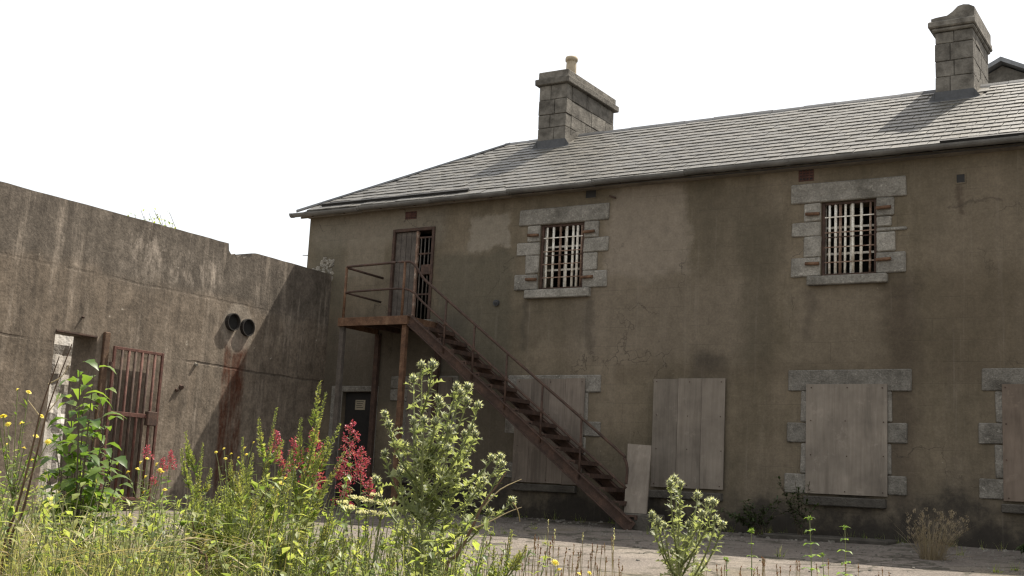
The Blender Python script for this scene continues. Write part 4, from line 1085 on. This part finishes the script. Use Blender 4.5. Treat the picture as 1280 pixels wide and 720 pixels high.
valerian('crimson valerian partly hidden by the tallest leaning seed spike', 388, 6.2, [(394, 535, 600, 13), (368, 548, 592, 10), (396, 575, 618, 11), (383, 585, 606, 6)])
valerian('slim crimson valerian left of the leaning seed spikes', 346, 6.6, [(344, 538, 572, 8), (350, 560, 585, 7)])
valerian('small pink valerian at the foot of the yard wall beside the iron gate', 208, 8.0, [(214, 564, 586, 5), (204, 572, 592, 5), (184, 557, 572, 5), (192, 596, 606, 3)])
ragwort('yellow flowered ragwort at the far left edge', 12, 4.4, [(22, 487), (36, 490), (10, 530), (27, 529), (4, 520), (45, 545), (8, 556), (52, 520), (30, 560), (-5, 500), (60, 552), (40, 575)], 90)
ragwort('small ragwort in front of the iron gate', 190, 5.6, [(184, 573), (176, 578), (200, 587), (203, 590), (172, 586), (196, 580), (182, 596), (160, 590), (206, 612), (180, 615)], 50)
ragwort('sparse ragwort among the seed spikes under the rust streaks', 288, 5.9, [(270, 565), (280, 561), (289, 567), (306, 560), (298, 572), (282, 573), (308, 568), (317, 553)], 30, .85)
ragwort('yellow ragwort low in the weeds left of the valerian', 352, 4.6, [(352, 604), (340, 610), (356, 598), (348, 618)], 30, .9)

# --- broad leaved shrub before the yard doorway
def shrub():
    base = gpt(98, 5.4); r = plant('broadleaf_shrub', base, 'broad leaved green shrub in front of the yard doorway', 'shrub')
    stem = MB(); ms = [broad_leaf_mesh(M['shrub'], w, k, .12) for k, w in enumerate((.42, .5, .58))]
    tips = [(100, 455), (118, 462), (88, 478), (128, 490), (104, 500), (82, 520), (132, 528), (112, 540), (70, 560), (95, 575), (140, 575), (60, 590), (120, 600), (80, 610), (105, 620), (145, 610), (128, 565), (75, 540)]
    nl = 0
    for (x, y) in tips:
        t = at(x, y, 5.4 + U(-.25, .25)) - base; b = Vector((U(-.05, .05), U(-.05, .05), 0))
        q = curve_pts(b, t, Vector((-t.x, -t.y, 0)) * .25, 10); stem.tube(q, [.008 - .0006 * k for k in range(11)], 5)
        for k in range(16):
            p, dd = on(q, 1 - .68 * (k / 16) ** 1.1); a = k * 2.4 + U(-.4, .4); o = Vector((math.cos(a), math.sin(a), 0))
            s = U(.07, .125) * (.8 + .5 * (k / 16)); pe = p + (o + dd * .5) * .02
            stem.tube([p, pe], .0016, 3)
            ob = link('leaf', random.choice(ms), r, frame(pe, o + Vector((0, 0, U(-.25, .35))), Vector((0, 0, 1)) + rv(.35), s)); nl += 1
    part(stem, 'stem', M['wood'], r); return r
shrub()
# --- pale nettle-like plants on the right
def nettle(label, px, depth, tip, n=7, s0=.075):
    base = gpt(px, depth); r = plant('nettle', base, label, 'weed', 'pale leafed nettles on the right')
    t = at(tip[0], tip[1], depth) - base; q = curve_pts((0, 0, 0), t, Vector((.02, .01, 0)), 8); m = MB(); m.tube(q, [.005 - .0004 * k for k in range(9)], 5); part(m, 'stem', M['thstem'], r)
    ms = [broad_leaf_mesh(M['nettle'], .46, 20 + k, .08) for k in range(2)]
    for k in range(n):
        p, dd = on(q, 1 - .085 * k); s = s0 * (.45 + .12 * k if k < 5 else .95)
        for sg in (0, math.pi):
            a = sg + k * 1.45 + U(-.25, .25); o = Vector((math.cos(a), math.sin(a), U(.1, .5)))
            link('leaf', random.choice(ms), r, frame(p, o, Vector((0, 0, 1)), s * U(.85, 1.15)))
    m = MB()
    for k in range(40): diamond(m, q[-1] + rv(.008), rv(1.) + Vector((0, 0, .6)), U(.006, .014), .006)
    part(m, 'bud_cluster', M['nettle'], r, stuff=True)
    return r
nettle('taller pale nettle with paired leaves before the plywood window', 1013, 6.0, (1012, 648), 8)
nettle('shorter pale nettle right of the taller nettle', 1053, 6.2, (1056, 660), 6, .07)
nettle('thin nettle stalk left of the paired leaf nettles', 936, 5.6, (939, 664), 6, .045)
nettle('low yellowish nettle beside the small lone thistle', 905, 5.2, (908, 700), 5, .045)
nettle('small nettle between the two larger pale nettles', 1030, 5.8, (1028, 694), 5, .05)
# --- umbel
def umbel():
    base = gpt(462, 5.2); r = plant('umbel_weed', base, 'cream flat topped umbel weed left of the big thistle', 'flower'); stem = MB()
    for (x, y, hw) in ((447, 622, 9), (462, 626, 12), (480, 630, 8), (436, 634, 9), (458, 640, 12), (476, 642, 9), (428, 628, 6), (488, 626, 6), (470, 618, 7)):
        t = at(x, y, 5.2 + U(-.1, .1)) - base; q = curve_pts((0, 0, 0), t, Vector((-t.x, -t.y, 0)) * .3, 6); stem.tube(q, .003, 4)
        m = MB(); w = hw / FPX * 5.2
        for k in range(16):
            a = U(0, 6.283); p = t + Vector((math.cos(a), math.sin(a), 0)) * w * math.sqrt(rnd()) + Vector((0, 0, U(-.004, .006))); stem.tube([t - Vector((0, 0, .03)), p], .0009, 3)
            for _ in range(12): diamond(m, p + Vector((U(-1, 1), U(-1, 1), U(-.4, .4))) * .008, rv(1.) + Vector((0, 0, .3)), .006, .005)
        part(m, 'umbel', M['cream'], r, stuff=True)
    part(stem, 'stem', M['thstem'], r)
umbel()
# --- dead stalks
def stalk(label, path, depth, r0=.006, mat='drystalk', twigs=()):
    P = [at(x, y, depth) for x, y in path]; g = Vector((P[0].x, P[0].y, ground_z(P[0].y))); r = plant('dead_stalk', g, label, 'stalk', 'dead stalks')
    q = smoothpts([Vector((0, 0, 0))] + [p - g for p in P], 4); m = MB(); n = len(q); m.tube(q, [r0 * (1 - .75 * k / n) for k in range(n)], 6); part(m, 'stem', M[mat], r)
    for tw in twigs:
        qq = smoothpts([at(x, y, depth + .02 * i) - g for i, (x, y) in enumerate(tw)], 3); m = MB(); m.tube(qq, [r0 * .4 * (1 - .7 * k / len(qq)) for k in range(len(qq))], 5); part(m, 'twig', M['dry'], r)
    return r
stalk('dark red dead stalk rising out of the right side of the big thistle', [(556, 722), (572, 693), (590, 660), (604, 630), (622, 606), (633, 590)], 4.3, .0075, twigs=[((606, 632), (625, 612), (652, 599)), ((585, 664), (612, 652), (636, 640), (652, 634)), ((641, 628), (647, 638), (650, 652))])
stalk('dark dead stem leaning right across the left weeds, left one of two', [(4, 690), (20, 640), (38, 570), (52, 510), (74, 446)], 4.0, .006, twigs=[((50, 520), (35, 500)), ((60, 480), (78, 470), (88, 452))])
stalk('dark dead stem leaning right across the left weeds, right one of two', [(10, 690), (28, 640), (44, 575), (62, 505), (90, 430)], 4.05, .006, twigs=[((56, 520), (72, 500), (76, 492)),])
stalk('brown bent dead stalk in front of the seed spikes', [(288, 716), (300, 680), (315, 645), (330, 618), (345, 604)], 4.2, .005)
stalk('dark dead stalk low among the left weeds', [(258, 712), (250, 690), (243, 665), (240, 650)], 4.3, .006)
# --- seed-head grasses on the sunlit ground
def seed_tuft(label, px, depth, n, spread, h0, h1, seedmat='sorrel', group='seed head tufts on the sunlit ground', bl=26, name='seed_head_tuft'):
    base = gpt(px, depth); r = plant(name, base, label, 'grass', group); st_ = MB(); sd_ = MB(); bl_ = MB(); w = spread / FPX * depth
    for k in range(n):
        b = AX_R * U(-w, w) + Vector((U(-.2, .2), U(-.2, .2), 0)); b.z = 0; h = U(h0, h1); e = b + Vector((U(-.05, .05), U(-.05, .05), h))
        q = curve_pts(b, e, Vector((U(-.03, .03), U(-.03, .03), 0)), 5); st_.tube(q, .0016, 3)
        for _ in range(16): p, dd = on(q, U(.93, 1)); diamond(sd_, p + rv(.002), dd + rv(.4), U(.006, .012), .004)
    for k in range(bl * n // 10):
        b = AX_R * U(-w, w) + Vector((U(-.2, .2), U(-.2, .2), 0)); b.z = 0; blade(bl_, b, Vector((U(-.4, .4), U(-.4, .4), 1)), U(h0 * .5, h0 * 1.0), U(.0018, .0035), U(-.3, .3))
    part(st_, 'stalks', M['dry'], r, stuff=True); part(sd_, 'seed_heads', M[seedmat], r, stuff=True); part(bl_, 'blades', M['grassy'], r, stuff=True)
    return r
def top_h(py, px, depth): return at(px, py, depth).z - gpt(px, depth).z
for k, (px, D, n, spd, pt, pb, lab) in enumerate((
        (668, 5.0, 12, 14, 676, 712, 'sparse brown seed heads just right of the dead stalk'), (700, 5.2, 16, 22, 670, 712, 'brown seed heads around the lone yellow flower'), (735, 5.2, 16, 24, 672, 712, 'brown seed heads in front of the stair foot'),
        (772, 5.4, 8, 16, 684, 714, 'thin brown seed heads between stair foot and lone thistle'), (738, 4.9, 5, 26, 650, 670, 'tall pale seed stalks standing above the brown seed heads'),
        (895, 5.2, 9, 24, 694, 716, 'reddish seed heads right of the lone thistle'), (965, 5.4, 9, 30, 694, 716, 'reddish seed heads left of the pale nettles'), (1005, 5.3, 8, 20, 696, 716, 'reddish seed heads around the taller nettle foot'),
        (1075, 5.6, 4, 30, 704, 718, 'few reddish seed heads right of the shorter nettle'))):
    seed_tuft(lab, px, D, n, spd, top_h(pb, px, D), top_h(pt, px, D), 'cream' if pt < 660 else 'sorrel')
ragwort('single yellow flower low among the brown seed heads', 694, 5.0, [(694, 703), (699, 712)], 8, 1.4)
ragwort('yellow flowers at the bottom edge below the brown seed heads', 728, 4.8, [(724, 717), (737, 716)], 12, 1.1)
# --- dry grass tuft by the wall
def ground_hit(px, py):
    for k in range(60, 400):
        p = at(px, py, k * .05)
        if p.z <= ground_z(p.y): return p
    return at(px, py, 16)
def dry_tuft():
    b0 = ground_hit(1166, 700); b0.z = ground_z(b0.y); r = plant('dry_grass_tuft', b0, 'straw coloured dry grass tuft growing by the wall at right', 'grass'); bl = MB(); sd_ = MB()
    for k in range(300):
        a = U(0, 6.283); rr_ = math.sqrt(rnd()) * .16; b = Vector((math.cos(a), math.sin(a), 0)) * rr_; d = Vector((math.cos(a) * U(.0, .6) + .06, math.sin(a) * U(.0, .6), 1)); L = U(.18, .66)
        blade(bl, b, d, L, .0032, U(-.1, .35))
        if rnd() < .6:
            e = b + d.normalized() * L * .95 + Vector((d.x, d.y, 0)) * .08
            for _ in range(10): diamond(sd_, e + rv(.02), d + rv(.4), U(.02, .04), .009)
    for e in ((-.42, .62), (-.40, .42), (.42, .12), (.36, .2)):
        for k in range(4): blade(bl, Vector((e[0] * .3, 0, .0)), Vector((e[0], U(-.2, .2), e[1])), math.hypot(*e) * U(.8, 1.1), .004, .1)
    part(bl, 'blades', M['drydull'], r, stuff=True); part(sd_, 'seed_heads', M['drydull'], r, stuff=True)
dry_tuft()
def shade_shrub(label, cx, cy, n, rx, rz, ht, seed):
    base = Vector((cx, cy, ground_z(cy))); r = plant('wall_shrub', base, label, 'shrub', 'dull shrubs at the foot of the front wall'); st_ = MB(); lv = MB()
    for k in range(n):
        a = U(0, 6.283); e = Vector((math.cos(a) * rx * U(.3, 1), -abs(math.sin(a)) * .35, ht * U(.45, 1))); q = curve_pts((U(-.1, .1), 0, 0), e, Vector((0, 0, .12)), 7); st_.tube(q, .005, 4)
        for j in range(34):
            p, dd = on(q, U(.25, 1)); o = rv(1.); o.z *= .35; leaf(lv, p, o + dd * .3, U(.06, .12), U(.02, .04), curve=U(.1, .5))
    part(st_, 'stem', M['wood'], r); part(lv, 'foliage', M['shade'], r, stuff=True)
shade_shrub('dull green shrub at the wall left of the plywood window', -6.75, -.5, 16, .65, .5, .62, 1)
shade_shrub('dull green shrub climbing in front of the plywood window corner', -6.05, -.55, 9, .45, .5, .95, 2)
shade_shrub('small dull shrub at the right edge by the wall foot', -2.55, -1.6, 6, .25, .3, .3, 3)
# --- tree top behind the yard wall
def far_tree():
    r = empty('tree', (-21.0, 1.2, -.1)); tag(r, 'small leafy tree top peeping over the yard wall', 'tree'); tr = MB(); lv = MB()
    q = curve_pts((0, 0, 0), (0, -.2, 4.6), Vector((.1, 0, 0)), 8); tr.tube(q, [.09 - .008 * k for k in range(9)], 7)
    base = Vector((-21.0, 1.2, -.1))
    for (x, y) in ((176, 262), (186, 266), (196, 271), (205, 274), (212, 266), (180, 270), (192, 262), (168, 268), (215, 280), (200, 268), (225, 290), (160, 268)):
        D = (base - CAM_LOC).dot(AX_F) + U(-.4, .4); t = at(x, y, D) - base; p, dd = on(q, U(.5, .95)); b = curve_pts(p, t, Vector((0, 0, .15)), 6); tr.tube(b, [.02 - .0025 * k for k in range(7)], 4)
        for k in range(26):
            pp, d2 = on(b, U(.55, 1)); leaf(lv, pp + rv(.07), rv(1.) + Vector((0, 0, -.1)), U(.07, .13), U(.03, .06), segs=2)
    part(tr, 'trunk', M['wood'], r); part(lv, 'crown', M['green'], r, stuff=True)
far_tree()

# --- the uncountable low weeds of the foreground
TOP = [(-60, 560), (0, 560), (40, 585), (90, 600), (150, 612), (185, 622), (215, 618), (250, 600), (320, 596), (380, 606), (420, 640), (470, 640), (500, 632), (560, 640), (600, 672), (640, 700), (700, 716), (1300, 722)]
def top_at(px):
    for (a, b), (c, d) in zip(TOP[:-1], TOP[1:]):
        if a <= px <= c: return b + (d - b) * (px - a) / (c - a)
    return 722
def cover():
    gr = MB(); lv = MB(); st_ = MB(); dr_ = MB(); big_ = MB()
    def lump(px, D): return mnoise.noise((px * .022, D * 1.3, 7.)) + .6 * mnoise.noise((px * .06, D * 2.6, 3.))
    for k in range(7200):                          # grass, thickest and yellowest at the far left
        u = rnd(); px = U(-70, 200) if u < .68 else (U(150, 640) if u < .94 else U(600, 1300)); D = U(3.5, 6.6)
        lp = lump(px, D)
        if px > 160 and lp < -.05: continue
        t = top_at(px) + 16 - 26 * lp; py = t + (740 - t) * rnd() ** 1.0 + U(-6, 8)
        if px > 640: py = U(716, 760)
        b = gpt(px, D); h = at(px, py, D).z - b.z
        if h < .08: continue
        d = Vector((U(-.45, .45), U(-.45, .45), 1)); blade(gr if rnd() < .76 else dr_, b, d, h * U(.95, 1.15), U(.0012, .0034), U(-.6, .6), 5)
    for k in range(2300):                          # leafy sprigs in clumps
        px = U(-60, 200) if rnd() < .36 else U(150, 630); D = U(3.6, 6.4); lp = lump(px + 300, D)
        if lp < -.10: continue
        t = top_at(px) + 4 - 40 * lp; py = t + (760 - t) * rnd() ** .9
        b = gpt(px, D); h = at(px, py, D).z - b.z
        if h < .1: continue
        e = b + Vector((U(-.22, .22), U(-.22, .22), h)); q = curve_pts(b, e, Vector((U(-.07, .07), U(-.07, .07), 0)), 5); st_.tube(q, .0018, 3, False)
        kind = int(abs(mnoise.noise((px * .03, D * 1.7, 11.))) * 9) % 3; big = (U(.5, .9), U(.9, 1.5), U(1.5, 2.2))[kind] * min(1, D / 4.9)
        for j in range(int((30, 22, 13)[kind] * U(.7, 1.2))):
            p, dd = on(q, 1 - .7 * rnd() ** 1.2); o = rv(1.); o.z = o.z * .5 + .25; leaf(lv if kind else big_, p, o, U(.020, .050) * big, U(.010, .024) * big, curve=U(0, .5), segs=2)
    for k in range(420):                           # flattened straw
        px = U(-60, 330); D = U(3.5, 5.2); py = U(668, 735); c = at(px, py, D); d = AX_R * U(-1, 1) + Vector((U(-.5, .5), U(-.5, .5), U(-.25, .35)))
        blade(dr_, c, d, U(.12, .34), U(.0012, .0026), U(-.4, .4), 4)
    r = empty('foreground_weeds', gpt(200, 4.5)); tag(r, 'dense low weeds and yellow grass filling the left foreground', 'weeds', kind='stuff')
    for mb, nm, mt in ((gr, 'grass', 'grassy'), (lv, 'weed_leaves', 'green'), (big_, 'fine_weed_leaves', 'spike'), (st_, 'weed_stems', 'thstem'), (dr_, 'straw', 'dry')):
        o = mb.build(nm, M[mt], r); o['kind'] = 'stuff'
cover()

# --- litter of gravel and seedlings along the wall foot and over the yard
def yard_litter():
    gm = MB(); wm = MB()
    for k in range(900):
        x = U(-13, -.5); y = -abs(random.gauss(0, 2.6)) - .12
        if y < -8: continue
        r = U(.008, .03) * (1.5 if y > -.9 else 1); z = ground_z(y) + .035 * mnoise.noise((x * .35, y * .35, 0)) + .012 * mnoise.noise((x * 1.3, y * 1.3, 4))
        b = len(gm.v); n = 6
        for j in range(n): a = 6.283 * j / n; gm.v.append((x + r * U(.7, 1.2) * math.cos(a), y + r * U(.7, 1.2) * math.sin(a), z - .004))
        for j in range(n): a = 6.283 * j / n; gm.v.append((x + r * .6 * math.cos(a), y + r * .6 * math.sin(a), z + r * U(.4, .8)))
        gm.f.append(tuple(b + n + j for j in range(n)))
        for j in range(n): gm.f.append((b + j, b + (j + 1) % n, b + n + (j + 1) % n, b + n + j))
    for k in range(70):
        x = U(-12.5, -.8); y = U(-.35, -.06) if rnd() < .7 else U(-5, -.4); b0 = Vector((x, y, ground_z(y) + .0))
        for j in range(int(U(5, 14))):
            blade(wm, b0 + Vector((U(-.05, .05), U(-.04, .02), 0)), Vector((U(-.5, .5), U(-.7, .1), 1)), U(.05, .22), .003, U(-.4, .4), 3)
        for j in range(int(U(0, 9))): leaf(wm, b0 + Vector((U(-.05, .05), 0, .01)), Vector((U(-1, 1), U(-1, .1), U(.2, .9))), U(.04, .09), U(.015, .03), segs=2)
    o = gm.build('gravel', M['stone_low']); tag(o, 'loose gravel and stone chips scattered over the yard', 'gravel', kind='stuff')
    o = wm.build('wall_foot_seedlings', M['green']); tag(o, 'scattered seedlings and grass along the foot of the front wall', 'weeds', kind='stuff')
yard_litter()
